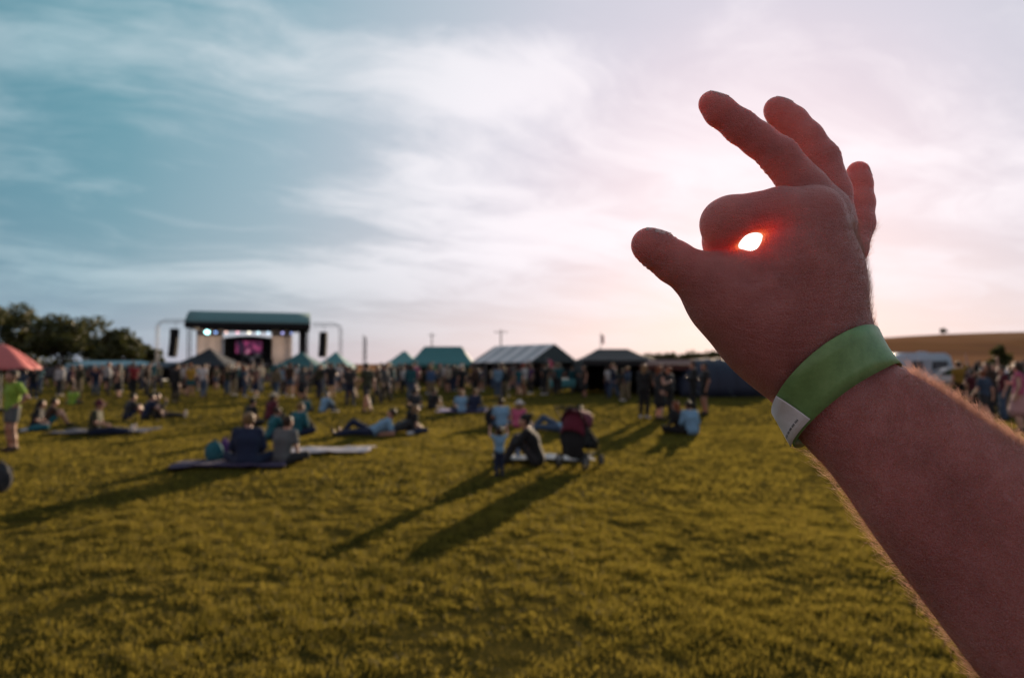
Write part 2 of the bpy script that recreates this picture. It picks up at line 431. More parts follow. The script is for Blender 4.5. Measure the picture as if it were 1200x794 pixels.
# hair of the arm, fine tapering strands
NRM = normals(arm_sdf, V)
rel = V - EYE; dep = rel @ FWD
pxx = 600 + rel[:, 0]/dep*FPX; pyy = 397 - (rel @ UP)/dep*FPX
axis_arm = dirn(A_[0][0], A_[9][0]).astype(float)
hrng = np.random.default_rng(3)
s_along = (V - (A_[0][0]+B_[0][0])/2) @ axis_arm
on_fore = (s_along > .012) & (V[:, 1] > .2)
on_back = (s_along <= -.02) & (pxx > 915) & (pyy > 262) & (pyy < 420) & (NRM[:, 0] > -.1)
wgt = on_fore * (.4 + 2.4*np.clip(NRM @ np.array([.35, .45, .82]), 0, 1)**2) + on_back*.55
cand = np.flatnonzero(wgt > 0); pr = wgt[cand]/wgt[cand].sum()
NH = 42000
pick = hrng.choice(cand, NH, p=pr)
hv = []; hf = []
for n_, i in enumerate(pick):
    nrm = NRM[i]; L = hrng.uniform(.004, .0135) * (.55 if on_back[i] else 1)
    lean = axis_arm*(-.25) + hrng.normal(0, .45, 3) + np.array([0, 0, .25])
    lean = lean - nrm*(lean @ nrm); lean = lean / (np.linalg.norm(lean)+1e-6)
    up = hrng.uniform(.3, .95)
    curl = hrng.normal(0, .3, 3)
    r0 = hrng.uniform(.00005, .0001)
    p0 = V[i] - nrm*.0004
    base = len(hv)
    t1 = np.cross(nrm, lean); t1 /= np.linalg.norm(t1)+1e-9
    for s in range(4):
        t = s/3
        c = p0 + L*(nrm*(up*t*(1-.35*t)) + lean*(t*t*.75+.25*t) + curl*t*t*.25)
        rr = r0*(1-.8*t)
        for k in range(3):
            a = 2*math.pi*k/3; hv.append(c + (t1*math.cos(a)+nrm*math.sin(a))*rr)
    for s in range(3):
        for k in range(3):
            hf.append((base+s*3+k, base+s*3+(k+1) % 3, base+s*3+3+(k+1) % 3, base+s*3+3+k))
m, nt, b = new_mat('fine_hair')
b.inputs['Base Color'].default_value = (.16, .08, .05, 1); b.inputs['Roughness'].default_value = .55
tr = node(nt, 'ShaderNodeBsdfTranslucent', {0: (1.0, .74, .66, 1)})
mx = node(nt, 'ShaderNodeMixShader', {0: .72, 1: b.outputs[0], 2: tr.outputs[0]}); nt.links.new(mx.outputs[0], nt.nodes['Material Output'].inputs[0])
hair = link('arm_hair', mesh_np('arm_hair', np.array(hv), np.array(hf)), m, person); tag(hair, kind='stuff')

# ------------------------------------------------------------------ green festival wristband
def wrist_ring(c, nrm, e1, e2, phis, off):
    """points just outside the skin, all round the wrist in the plane through c"""
    out = []
    D = np.array([e1*math.cos(a)+e2*math.sin(a) for a in phis])
    t = np.full(len(phis), .065)
    for _ in range(60):
        d = arm_sdf((c + D*t[:, None]).astype(np.float32)); t = t - np.clip(d - off, -.004, .006)*.6
    return c + D*t[:, None], t
BC = (P(952, 474, .436) + P(1022, 434, .449))/2
bn = dirn((A_[0][0]+B_[0][0])/2, (A_[6][0]+B_[6][0])/2).astype(float)
bn = bn + np.array(BAND_TILT); bn /= np.linalg.norm(bn)
e1 = np.cross(bn, [0, 0, 1.0]); e1 /= np.linalg.norm(e1); e2 = np.cross(bn, e1)
m, nt, b = new_mat('woven_green_band')
tc = node(nt, 'ShaderNodeTexCoord').outputs['Object']
nz = node(nt, 'ShaderNodeTexNoise', {'Vector': tc, 'Scale': 90.0, 'Detail': 5.0, 'Roughness': .65}).outputs[0]
fb = node(nt, 'ShaderNodeTexNoise', {'Vector': tc, 'Scale': 900.0, 'Detail': 2.0}).outputs[0]
c = ramp(nt, nz, [(.3, (.16, .29, .10)), (.55, (.22, .39, .14)), (.75, (.27, .44, .18))])
nt.links.new(c, b.inputs['Base Color']); b.inputs['Roughness'].default_value = .38
hgt = math_(nt, 'ADD', nz, math_(nt, 'MULTIPLY', fb, .3))
bp = node(nt, 'ShaderNodeBump', {'Height': hgt, 'Strength': .4, 'Distance': .0008}); nt.links.new(bp.outputs[0], b.inputs['Normal'])
t = node(nt, 'ShaderNodeBsdfTranslucent'); nt.links.new(c, t.inputs[0])
mx = node(nt, 'ShaderNodeMixShader', {0: .2, 1: b.outputs[0], 2: t.outputs[0]}); nt.links.new(mx.outputs[0], nt.nodes['Material Output'].inputs[0])
M_band = m
M_white = mat('white_paper', (.72, .70, .72), .6, .06, 60, bump=.1)
HB = .0118                                         # half the band's breadth
def strip(name, m, a0, a1, offs, parent, half=HB, thick=.0006, n=120):
    ph = np.linspace(a0, a1, n); rows = []
    for k in range(5):
        s = (k/4*2-1)*half
        flare = (.0009 + .0022*(s/half*.5+.5))*(.6+.6*np.sin(ph*1.0+.8))
        pts, t = wrist_ring(BC + bn*s, bn, e1, e2, ph, offs + np.maximum(flare, 0))
        rows.append(pts)
    # a band is stiff: its two rims keep the same outline, slightly smoothed along the way
    rows = np.array(rows)
    for _ in range(6): rows[:, 1:-1] = .5*rows[:, 1:-1] + .25*(rows[:, :-2] + rows[:, 2:])
    for _ in range(6): rows[1:-1] = .5*rows[1:-1] + .25*(rows[:-2]+rows[2:])
    Vb = rows.reshape(-1, 3); f = [(k*n+i, k*n+i+1, (k+1)*n+i+1, (k+1)*n+i) for k in range(4) for i in range(n-1)]
    o = link(name, mesh_np(name, Vb, np.array(f)), m, parent)
    md = o.modifiers.new('thick', 'SOLIDIFY'); md.thickness = thick; md.offset = 1
    return o, rows
band = empty('wristband', BC)
tag(band, 'bright green festival wristband with a white end, round the raised wrist', 'wristband')
bo, rows = strip('band', M_band, TAB_A - .12, TAB_A + 2*math.pi + .1, .0014, band)
to, trow = strip('tab', M_white, TAB_A - .62, TAB_A + .02, .0030, band, half=HB*.93, n=40)
mb = MB()                                          # a row of fine print along the white end, too small to read
for i in range(6, 34):
    if i % 5 == 0: continue
    a, b_, c_ = trow[3, i], trow[3, i+1], trow[4, i]
    nn = np.cross(b_-a, c_-a); nn = nn/np.linalg.norm(nn); nn = nn if nn @ (a-BC) > 0 else -nn
    A1 = a*.9+b_*.1+nn*.0009; B1 = a*.3+b_*.7+nn*.0009; up_ = (c_-a)*.22
    mb.poly([tuple(A1), tuple(B1), tuple(B1+up_), tuple(A1+up_)])
pr_ = mb.build('print', mat('ink', (.05, .05, .06), .6, .1, 50), to)
pr_.matrix_parent_inverse = Matrix.Identity(4)
for o in (bo, to): o.matrix_parent_inverse = Matrix.Translation(BC).inverted()
# ------------------------------------------------------------------ sky and sun
w = bpy.data.worlds.new("World"); scene.world = w; w.use_nodes = True
nt = w.node_tree; bg = nt.nodes['Background']; bg.inputs[1].default_value = .1
elev = math.asin(SUN[2]); azim = math.atan2(SUN[0], SUN[1])
sky = node(nt, 'ShaderNodeTexSky', sky_type='NISHITA', sun_disc=False, sun_elevation=elev, sun_rotation=azim, air_density=1.2, dust_density=2.0, ozone_density=2.5, altitude=100)
d = node(nt, 'ShaderNodeTexCoord').outputs['Generated']
sep = node(nt, 'ShaderNodeSeparateXYZ', {0: d}); X, Y, Z = sep.outputs
dot = node(nt, 'ShaderNodeVectorMath', operation='DOT_PRODUCT'); nt.links.new(d, dot.inputs[0]); dot.inputs[1].default_value = tuple(SUN)
SD = dot.outputs['Value']
fac = node(nt, 'ShaderNodeMapRange', {0: SD, 1: -1.0, 2: 1.0, 3: 0.0, 4: 1.0}).outputs[0]   # 0 away from the sun, 1 at it
k = lambda c: (c + 1) / 2
zen = ramp(nt, fac, [(0, (.32, .27, .29)), (k(.2), (.20, .24, .27)), (k(.5), (.075, .235, .30)), (k(.66), (.125, .31, .375)), (k(.78), (.27, .42, .49)), (k(.88), (.47, .53, .60)), (k(.95), (.64, .61, .69)), (1.0, (.78, .64, .70))])
hor = ramp(nt, fac, [(0, (.40, .32, .34)), (k(.4), (.27, .32, .41)), (k(.6), (.36, .40, .49)), (k(.8), (.58, .51, .54)), (k(.93), (.80, .64, .62)), (1.0, (.93, .68, .60))])
zc = math_(nt, 'MAXIMUM', Z, 0.0)
hz = math_(nt, 'POWER', 2.718, math_(nt, 'MULTIPLY', zc, -9.0))
base = mixc(nt, hz, zen, hor)
# a part of the physical sky
ns = mixc(nt, 1.0, sky.outputs[0], (.1, .1, .1, 1), 'MULTIPLY')
base = mixc(nt, .04, base, ns)
# cirrus: a flat layer seen in perspective, combed along one direction
zz = math_(nt, 'ADD', zc, .16)
u = math_(nt, 'DIVIDE', X, zz); v = math_(nt, 'DIVIDE', Y, zz)
pv = node(nt, 'ShaderNodeCombineXYZ', {0: u, 1: v, 2: 0.0}).outputs[0]
mp = node(nt, 'ShaderNodeMapping', {0: pv, 'Location': (.7, .35, 0), 'Rotation': (0, 0, R(-40)), 'Scale': (.75, 1.0, 1)}).outputs[0]
warp = node(nt, 'ShaderNodeTexNoise', {'Vector': mp, 'Scale': 1.1, 'Detail': 3.0}).outputs[1]
wv = node(nt, 'ShaderNodeVectorMath', operation='MULTIPLY_ADD'); nt.links.new(warp, wv.inputs[0]); wv.inputs[1].default_value = (.8, .8, 0); nt.links.new(mp, wv.inputs[2])
n1 = node(nt, 'ShaderNodeTexNoise', {'Vector': wv.outputs[0], 'Scale': 1.15, 'Detail': 9.0, 'Roughness': .57, 'Lacunarity': 2.1}).outputs[0]
mp2 = node(nt, 'ShaderNodeMapping', {0: wv.outputs[0], 'Rotation': (0, 0, R(12)), 'Scale': (.7, 1.9, 1)}).outputs[0]
n2 = node(nt, 'ShaderNodeTexNoise', {'Vector': mp2, 'Scale': 2.0, 'Detail': 9.0, 'Roughness': .6}).outputs[0]
cl = math_(nt, 'ADD', math_(nt, 'MULTIPLY', n1, .66), math_(nt, 'MULTIPLY', n2, .34))
AZ = math_(nt, 'ARCTAN2', X, Y)
def bank(px_, py_, wa, we, amt):                  # where the cloud deck is thicker or thinner, by compass bearing and height
    v_ = view_dir(px_, py_); v_ = v_/np.linalg.norm(v_); a0, e0 = math.atan2(v_[0], v_[1]), v_[2]
    qa = math_(nt, 'POWER', math_(nt, 'DIVIDE', math_(nt, 'ABSOLUTE', math_(nt, 'SUBTRACT', AZ, a0)), wa), 2.0); qe = math_(nt, 'POWER', math_(nt, 'DIVIDE', math_(nt, 'ABSOLUTE', math_(nt, 'SUBTRACT', Z, e0)), we), 2.0)
    return math_(nt, 'MULTIPLY', math_(nt, 'POWER', 2.718, math_(nt, 'MULTIPLY', math_(nt, 'ADD', qa, qe), -1.0)), amt)
for q in ((600, 78, .17, .05, .12), (420, 75, .14, .05, .06), (520, 190, .12, .14, .07), (900, 60, .10, .04, .05), (640, 250, .3, .10, .04), (1050, 60, .2, .08, -.05), (780, 40, .08, .08, -.06), (30, 170, .12, .16, -.05), (500, 5, .2, .06, -.10), (150, 70, .12, .04, -.02)):
    cl = math_(nt, 'ADD', cl, bank(*q))
mask = node(nt, 'ShaderNodeMapRange', {0: cl, 1: .41, 2: .63, 3: 0.0, 4: 1.0}, interpolation_type='SMOOTHSTEP').outputs[0]
low = node(nt, 'ShaderNodeMapRange', {0: Z, 1: .02, 2: .16, 3: .12, 4: 1.0}).outputs[0]
ccol = ramp(nt, fac, [(0, (.45, .38, .40)), (k(.4), (.30, .38, .44)), (k(.6), (.42, .56, .61)), (k(.8), (.72, .75, .78)), (k(.93), (.92, .87, .90)), (1.0, (.98, .87, .89))])
lit = mixc(nt, math_(nt, 'MULTIPLY', math_(nt, 'MULTIPLY', mask, low), .85), base, ccol)
n3 = node(nt, 'ShaderNodeTexNoise', {'Vector': wv.outputs[0], 'Scale': .75, 'Detail': 5.0, 'Roughness': .5}).outputs[0]
dm = node(nt, 'ShaderNodeMapRange', {0: n3, 1: .5, 2: .7, 3: 0.0, 4: .16}).outputs[0]
hi = node(nt, 'ShaderNodeMapRange', {0: Z, 1: .2, 2: .45, 3: 0.0, 4: 1.0}).outputs[0]
dcol = ramp(nt, fac, [(k(.4), (.06, .17, .22)), (k(.8), (.15, .25, .33)), (1.0, (.45, .42, .50))])
lit = mixc(nt, math_(nt, 'MULTIPLY', dm, hi), lit, dcol)
# the glare round the sun and the sun itself
ang = math_(nt, 'ARCCOSINE', math_(nt, 'MINIMUM', SD, 1.0))
g1 = math_(nt, 'MULTIPLY', math_(nt, 'POWER', 2.718, math_(nt, 'MULTIPLY', ang, -6.0)), .13)
g2 = math_(nt, 'MULTIPLY', math_(nt, 'POWER', 2.718, math_(nt, 'MULTIPLY', ang, -90.0)), 3.0)
disc = math_(nt, 'MULTIPLY', math_(nt, 'LESS_THAN', ang, R(.45)), 60.0)
gl = math_(nt, 'ADD', g1, math_(nt, 'ADD', g2, disc))
glow = node(nt, 'ShaderNodeVectorMath', operation='SCALE'); glow.inputs[0].default_value = (1.0, .84, .80); nt.links.new(gl, glow.inputs['Scale'])
tot = mixc(nt, 1.0, lit, glow.outputs[0], 'ADD')
tot = mixc(nt, 1.0, tot, (7.0, 7.0, 7.1, 1), 'MULTIPLY')
nt.links.new(tot, bg.inputs[0])

sun = bpy.data.objects.new('sun', bpy.data.lights.new('sun', 'SUN')); COL.objects.link(sun)
sun.data.energy = 5.0; sun.data.angle = R(.53); sun.data.color = (1.0, .77, .54)
sun.rotation_euler = Vector(SUN).to_track_quat('Z', 'Y').to_euler()
sun.location = (0, 0, 30)

vs = scene.view_settings
vs.view_transform = 'Standard'; vs.look = 'None'; vs.gamma = 1; vs.exposure = .64; vs.use_curve_mapping = False
scene.cycles.use_denoising = True; scene.cycles.max_bounces = 8; scene.cycles.sample_clamp_indirect = 6
scene.cycles.transparent_max_bounces = 8
# ------------------------------------------------------------------ field, hills, grass
def field_mesh():
    ys = np.concatenate([np.arange(-6, 16, .11), np.geomspace(16, 160, 90)[1:]])
    xs = np.concatenate([-np.geomspace(9, 190, 60)[::-1], np.arange(-8.9, 8.95, .11), np.geomspace(9, 190, 60)])
    Xg, Yg = np.meshgrid(xs, ys, indexing='ij'); Zg = gh(Xg, Yg)
    V = np.stack([Xg, Yg, Zg], -1).reshape(-1, 3); ny = len(ys)
    i, j = np.meshgrid(np.arange(len(xs)-1), np.arange(ny-1), indexing='ij'); a = (i*ny + j).ravel()
    return mesh_np('field', V, np.stack([a, a+ny, a+ny+1, a+1], 1))
m, nt, b = new_mat('turf')
tc = node(nt, 'ShaderNodeTexCoord').outputs['Object']
nb = node(nt, 'ShaderNodeTexNoise', {'Vector': tc, 'Scale': .35, 'Detail': 5.0, 'Roughness': .6}).outputs[0]
nf = node(nt, 'ShaderNodeTexNoise', {'Vector': tc, 'Scale': 3.2, 'Detail': 6.0, 'Roughness': .65}).outputs[0]
ng = node(nt, 'ShaderNodeTexNoise', {'Vector': tc, 'Scale': 45.0, 'Detail': 4.0, 'Roughness': .7}).outputs[0]
f = math_(nt, 'ADD', math_(nt, 'MULTIPLY', nb, .45), math_(nt, 'ADD', math_(nt, 'MULTIPLY', nf, .3), math_(nt, 'MULTIPLY', ng, .25)))
c = ramp(nt, f, [(.32, (.026, .028, .009)), (.46, (.062, .055, .015)), (.56, (.105, .083, .022)), (.7, (.16, .115, .035))])
nt.links.new(c, b.inputs['Base Color']); b.inputs['Roughness'].default_value = .9; b.inputs['Specular IOR Level'].default_value = 0
hh = math_(nt, 'ADD', math_(nt, 'MULTIPLY', nf, 2.0), ng)
bp = node(nt, 'ShaderNodeBump', {'Height': hh, 'Strength': 1.0, 'Distance': .07}); nt.links.new(bp.outputs[0], b.inputs['Normal'])
tr = node(nt, 'ShaderNodeBsdfTranslucent'); nt.links.new(c, tr.inputs[0])
tag(link('field', field_mesh(), m), kind='structure')

# rolling farmland beyond the festival
def hill_h(x, y):
    t = np.clip((y - 165) / 480, 0, 1); s = t*t*(3-2*t)
    amp = 2 + 30 * (1/(1+np.exp(-(x/np.maximum(y, 1) - .36)*9)))
    return s*amp + s*1.2*np.sin(x*.011+y*.004) - .25
ys = np.concatenate([np.geomspace(152, 700, 60), np.geomspace(720, 3500, 14)]); us = np.linspace(-1.6, 1.6, 150)
Yg, Ug = np.meshgrid(ys, us, indexing='xy'); Xg = Ug*Yg
Zg = np.where(Yg > 700, hill_h(Xg*700/Yg, 700) - (Yg-700)*.004, hill_h(Xg, Yg)) if True else 0
V = np.stack([Xg, Yg, Zg], -1).reshape(-1, 3); ny = len(ys)
i, j = np.meshgrid(np.arange(len(us)-1), np.arange(ny-1), indexing='ij'); a = (i*ny+j).ravel()
m, nt, b = new_mat('farmland')
tc = node(nt, 'ShaderNodeTexCoord').outputs['Object']
mp = node(nt, 'ShaderNodeMapping', {0: tc, 'Scale': (.0042, .0085, 0), 'Rotation': (0, 0, R(8))}).outputs[0]
vo = node(nt, 'ShaderNodeTexVoronoi', {'Vector': mp, 'Scale': 1.0, 'Randomness': .75}, distance='CHEBYCHEV')
cr = node(nt, 'ShaderNodeSeparateColor', {0: vo.outputs['Color']}).outputs[0]
c = ramp(nt, cr, [(0, (.25, .115, .06)), (.3, (.31, .145, .08)), (.5, (.13, .095, .035)), (.7, (.22, .10, .06)), (.85, (.33, .17, .10))], 'CONSTANT')
nz = node(nt, 'ShaderNodeTexNoise', {'Vector': tc, 'Scale': .05, 'Detail': 6.0}).outputs[0]
c = mixc(nt, math_(nt, 'MULTIPLY', nz, .5), c, (.14, .09, .035))
nt.links.new(c, b.inputs['Base Color']); b.inputs['Roughness'].default_value = .95; b.inputs['Specular IOR Level'].default_value = 0
tag(link('hills', mesh_np('hills', V, np.stack([a, a+ny, a+ny+1, a+1], 1)), m), kind='structure')

# grass: real blades, thick underfoot and thinner into the distance
def nz2(x, y, s, seed):
    r = np.random.default_rng(seed); o = 0
    for k in range(5):
        a = r.uniform(0, 2*np.pi); f_ = s*r.uniform(.7, 1.5); o = o + np.sin((x*np.cos(a)+y*np.sin(a))*f_ + r.uniform(0, 6.28) + 1.3*np.sin((x*np.sin(a)-y*np.cos(a))*f_*.6))
    return o/5
def blades(n, d0, d1, hmin, hmax, wid, pw):
    r = np.random.default_rng(int(d0*10)+5)
    dd = (d0**pw + (d1**pw - d0**pw)*r.random(n))**(1/pw)
    xx = dd * r.uniform(-1.35, 1.35, n); yy = dd
    t = nz2(xx, yy, 9, 1)*.5 + nz2(xx, yy, 24, 2)*.45 + nz2(xx, yy, 2.6, 3)*.4
    keep = r.random(n) < np.clip(.8 + t*.7, .30, 1); xx, yy, t = xx[keep], yy[keep], t[keep]; n = len(xx)
    h = (hmin + (hmax-hmin)*np.clip(.42+t*1.0 + r.normal(0, .22, n), 0, 1.3)); w_ = wid*r.uniform(.6, 1.3, n)
    az = r.uniform(0, 2*np.pi, n); dx, dy = np.cos(az), np.sin(az)
    le = r.uniform(.15, .9, n)*h; la = az + np.pi/2 + r.normal(0, .5, n)
    lx, ly = np.cos(la)*le, np.sin(la)*le; z0 = gh(xx, yy) - .008
    B = np.stack([xx, yy, z0], 1); S = np.stack([dx, dy, 0*dx], 1)*w_[:, None]
    Mid = B + np.stack([lx*.35, ly*.35, h*.6], 1); T = B + np.stack([lx, ly, h*.95], 1)
    V = np.stack([B-S, B+S, Mid+S*.75, Mid-S*.75, T], 1).reshape(-1, 3)
    q = np.arange(n)*5
    F = np.concatenate([np.stack([q, q+1, q+2], 1), np.stack([q, q+2, q+3], 1), np.stack([q+3, q+2, q+4], 1)])
    return V, F
parts = [blades(410000, 2.4, 8, .012, .062, .0028, 1.8), blades(315000, 8, 18, .015, .065, .005, 1.6), blades(260000, 18, 62, .02, .065, .015, 1.4)]
off = 0; VV = []; FF = []
for v_, f_ in parts: VV.append(v_); FF.append(f_+off); off += len(v_)
m, nt, b = new_mat('grass_blades')
tc = node(nt, 'ShaderNodeTexCoord').outputs['Object']
n1 = node(nt, 'ShaderNodeTexNoise', {'Vector': tc, 'Scale': .5, 'Detail': 4.0}).outputs[0]
n2 = node(nt, 'ShaderNodeTexNoise', {'Vector': tc, 'Scale': 60.0, 'Detail': 2.0}).outputs[0]
n3 = node(nt, 'ShaderNodeTexNoise', {'Vector': tc, 'Scale': 4.0, 'Detail': 4.0}).outputs[0]
f = math_(nt, 'ADD', math_(nt, 'MULTIPLY', n1, .35), math_(nt, 'ADD', math_(nt, 'MULTIPLY', n2, .35), math_(nt, 'MULTIPLY', n3, .3)))
c = ramp(nt, f, [(.33, (.022, .032, .008)), (.46, (.056, .060, .014)), (.56, (.115, .097, .024)), (.68, (.22, .162, .05))])
nt.links.new(c, b.inputs['Base Color']); b.inputs['Roughness'].default_value = .6; b.inputs['Specular IOR Level'].default_value = .08
tr = node(nt, 'ShaderNodeBsdfTranslucent'); nt.links.new(mixc(nt, .6, c, (.36, .27, .04)), tr.inputs[0])
mx = node(nt, 'ShaderNodeMixShader', {0: .6, 1: b.outputs[0], 2: tr.outputs[0]}); nt.links.new(mx.outputs[0], nt.nodes['Material Output'].inputs[0])
tag(link('grass', mesh_np('grass', np.concatenate(VV), np.concatenate(FF), False), m), kind='stuff')

# ------------------------------------------------------------------ trees
m, nt, b = new_mat('tree_leaves')
tc = node(nt, 'ShaderNodeTexCoord').outputs['Object']
n1 = node(nt, 'ShaderNodeTexNoise', {'Vector': tc, 'Scale': .6, 'Detail': 3.0}).outputs[0]
n2 = node(nt, 'ShaderNodeTexNoise', {'Vector': tc, 'Scale': 6.0, 'Detail': 2.0}).outputs[0]
f = math_(nt, 'ADD', math_(nt, 'MULTIPLY', n1, .6), math_(nt, 'MULTIPLY', n2, .4))
c = ramp(nt, f, [(.35, (.035, .045, .012)), (.5, (.065, .07, .018)), (.65, (.11, .095, .03))])
nt.links.new(c, b.inputs['Base Color']); b.inputs['Roughness'].default_value = .6
tr = node(nt, 'ShaderNodeBsdfTranslucent'); nt.links.new(c, tr.inputs[0])
mx = node(nt, 'ShaderNodeMixShader', {0: .35, 1: b.outputs[0], 2: tr.outputs[0]}); nt.links.new(mx.outputs[0], nt.nodes['Material Output'].inputs[0])
M_leaf = m; M_bark = mat('bark', (.06, .045, .035), .9, .4, 5, bump=.5)
def leaf_cloud(lobes, n, size, seed):
    r = np.random.default_rng(seed); vol = np.array([l[3]*l[4] for l in lobes], float); k = r.choice(len(lobes), n, p=vol/vol.sum())
    L = np.array([[*l[:3], l[3], l[4]] for l in lobes])[k]
    u = r.normal(0, 1, (n, 3)); u /= np.linalg.norm(u, axis=1, keepdims=True)
    rad = r.random(n)**.42 * (1 + .22*np.sin(u[:, 0]*7+k)*np.sin(u[:, 2]*6+k*2))
    C = L[:, :3] + u * rad[:, None] * np.stack([L[:, 3], L[:, 3], L[:, 4]], 1)
    a = r.normal(0, 1, (n, 3)); a /= np.linalg.norm(a, axis=1, keepdims=True)
    b_ = np.cross(a, r.normal(0, 1, (n, 3))); b_ /= np.linalg.norm(b_, axis=1, keepdims=True)
    s = (size*r.uniform(.5, 1.3, n))[:, None]
    V = np.stack([C-a*s, C-b_*s*.55, C+a*s, C+b_*s*.55], 1).reshape(-1, 3)
    return V, np.arange(n*4).reshape(-1, 4)
def tree(label, x, y, h, w, seed, n=3200, size=.42, group=None, name='tree', cat='tree', z0=0.0):
    r = np.random.default_rng(seed); o = empty(name, (x, y, z0)); tag(o, label, cat, group)
    t = MB(); top = h*.55; t.tube([(0, 0, -.2), (.1*w, 0, h*.2), (.02*w, .05*w, top), (0, 0, h*.85)], h*.03, 8, h*.006)
    lobes = []
    for k in range(11):
        a = k*2.4 + r.uniform(-.4, .4); rr = w*r.uniform(.12, .36); z = h*r.uniform(.34, .85)*(1-.12*rr/w)
        q = (math.cos(a)*rr, math.sin(a)*rr, z); lobes.append((*q, w*r.uniform(.14, .25), h*r.uniform(.09, .17)))
        t.tube([(0.02*w, 0, h*r.uniform(.2, .45)), (q[0]*.5, q[1]*.5, z*.8), q], h*.011, 5, h*.003)
    lobes.append((0, 0, h*.84, w*.2, h*.15))
    t.build('trunk', M_bark, o, smooth=True)
    V, F = leaf_cloud(lobes, n, size, seed); link('crown', mesh_np('crown', V, F, False), M_leaf, o)
    return o
TR = [(-28, 352, 58, 'tall dark tree with an open top behind the red parasol'), (22, 354, 62, 'tall dark leafy tree, tallest of the row'), (66, 366, 62, 'broad dark olive tree between the tallest tree and the roundest one'),
      (106, 369, 80, 'roundest and widest olive tree of the row'), (142, 384, 52, 'lower olive tree at the sloping end of the row'), (168, 403, 36, 'smallest tree, nearest to the stage in the row'),
      (-75, 360, 70, 'tree at the outer end of the row, farthest from the stage')]
for i_, (tx, ty, tw, lab) in enumerate(TR):
    D = 118 + (i_*7) % 13; x, y = GD(tx, D)
    tree(lab, x, y, (428-ty)/FPX*D + 1.6, tw/FPX*D*1.25, 40+i_, group='trees in a row at the far edge of the field')
x, y = GD(1106, 560)
tree('lone round tree on the skyline of the brown hill', x, y, 6.5, 6.5, 71, 900, .6, z0=float(hill_h(x, y))-1.0)
x, y = GD(1033, 300)
tree('dark round bush at the foot of the brown hill beside the wristband', x, y, 7, 8, 72, 900, .5, name='bush', cat='bush', z0=float(hill_h(x, y))-1.2)
x, y = GD(1172, 120)
tree('dark little tree behind the parked cars and the crowd', x, y, 5.4, 4.2, 73, 900, .4, z0=0)
lob = []
r_ = np.random.default_rng(19)
for k in range(60):
    x, y = GD(-95 + k*4.6, 128 + r_.uniform(-2, 2)); hgt = (9 if k < 30 else 6) * r_.uniform(.35, .6)
    lob.append((x, y, hgt*.45, r_.uniform(1.6, 2.6), hgt*.6))
V, F = leaf_cloud(lob, 6000, .5, 6); hg = link('hedge', mesh_np('hedge', V, F, False), M_leaf); tag(hg, 'rough dark hedge under the row of trees at the far edge', 'hedge')
# hedge row under the brow of the hill
r_ = np.random.default_rng(9); lob = []
for k in range(90):
    q = 690 + k*2.0 + r_.uniform(-2, 2); D = 420; x, y = GD(q, D)
    lob.append((x, y+r_.uniform(-4, 4), float(hill_h(x, y))+r_.uniform(0, 2.0), r_.uniform(2, 4), r_.uniform(1.5, 3.8)))
V, F = leaf_cloud(lob, 5000, .9, 5); tag(link('far_wood', mesh_np('far_wood', V, F, False), M_leaf), kind='stuff')
# ------------------------------------------------------------------ people
def v3(*a): return np.array(a, float)
def mirror(p): return p * np.array([-1, 1, 1])
def pose_stand(lean=0.0, arms='down', stride=0.0, leg=0.0):
    J = dict(pel=v3(0, 0, .96), chest=v3(0, .0+lean, 1.27), neck=v3(0, -.01+lean*1.4, 1.45), head=v3(0, .03+lean*1.7, 1.60), face=v3(0, 1, -.05))
    for s, n in ((-1, 'l'), (1, 'r')):
        st = stride*s
        J['hip'+n] = v3(s*.085, 0, .92); J['kn'+n] = v3(s*(.095+leg*.4), .03+st*.5, .50); J['an'+n] = v3(s*(.10+leg), -.03+st, .085+max(0, -st)*.12)
        J['toe'+n] = J['an'+n] + v3(s*.03, .15, -.05 - max(0, -st)*.1)
        J['sh'+n] = v3(s*.175, -.02+lean*1.3, 1.405)
        J['el'+n] = v3(s*.225, -.05+lean-st*.3, 1.13); J['wr'+n] = v3(s*.235, .04+lean-st*.7, .89); J['fi'+n] = J['wr'+n] + v3(0, .03, -.15)
    def arm(n, el, wr, fi): J['el'+n], J['wr'+n], J['fi'+n] = J['sh'+n]+v3(*el), J['sh'+n]+v3(*wr), J['sh'+n]+v3(*fi)
    if arms == 'cross':
        arm('l', (-.04, .07, -.26), (.15, .22, -.22), (.27, .23, -.17)); arm('r', (.04, .07, -.26), (-.15, .20, -.26), (-.26, .21, -.22))
    if arms == 'phone':
        arm('r', (.05, .10, -.25), (-.02, .30, -.10), (-.04, .34, .02)); arm('l', (-.04, .05, -.27), (.05, .25, -.24), (.09, .30, -.16))
    if arms == 'cup':
        arm('r', (.06, .03, -.27), (.03, .27, -.20), (.01, .37, -.18))
    if arms == 'hips':
        arm('l', (-.17, -.10, -.24), (-.02, .02, -.42), (.05, .09, -.45)); arm('r', (.17, -.10, -.24), (.02, .02, -.42), (-.05, .09, -.45))
    if arms == 'up':
        arm('r', (.12, .05, .22), (.10, .06, .47), (.08, .08, .62))
    if arms == 'both_up':
        arm('r', (.17, .06, .12), (.15, .10, .34), (.13, .11, .45)); arm('l', (-.17, .06, .12), (-.15, .10, .34), (-.13, .11, .45))
    if arms == 'face':
        arm('r', (.10, .12, -.20), (-.06, .20, .05), (-.10, .17, .16))
    return J
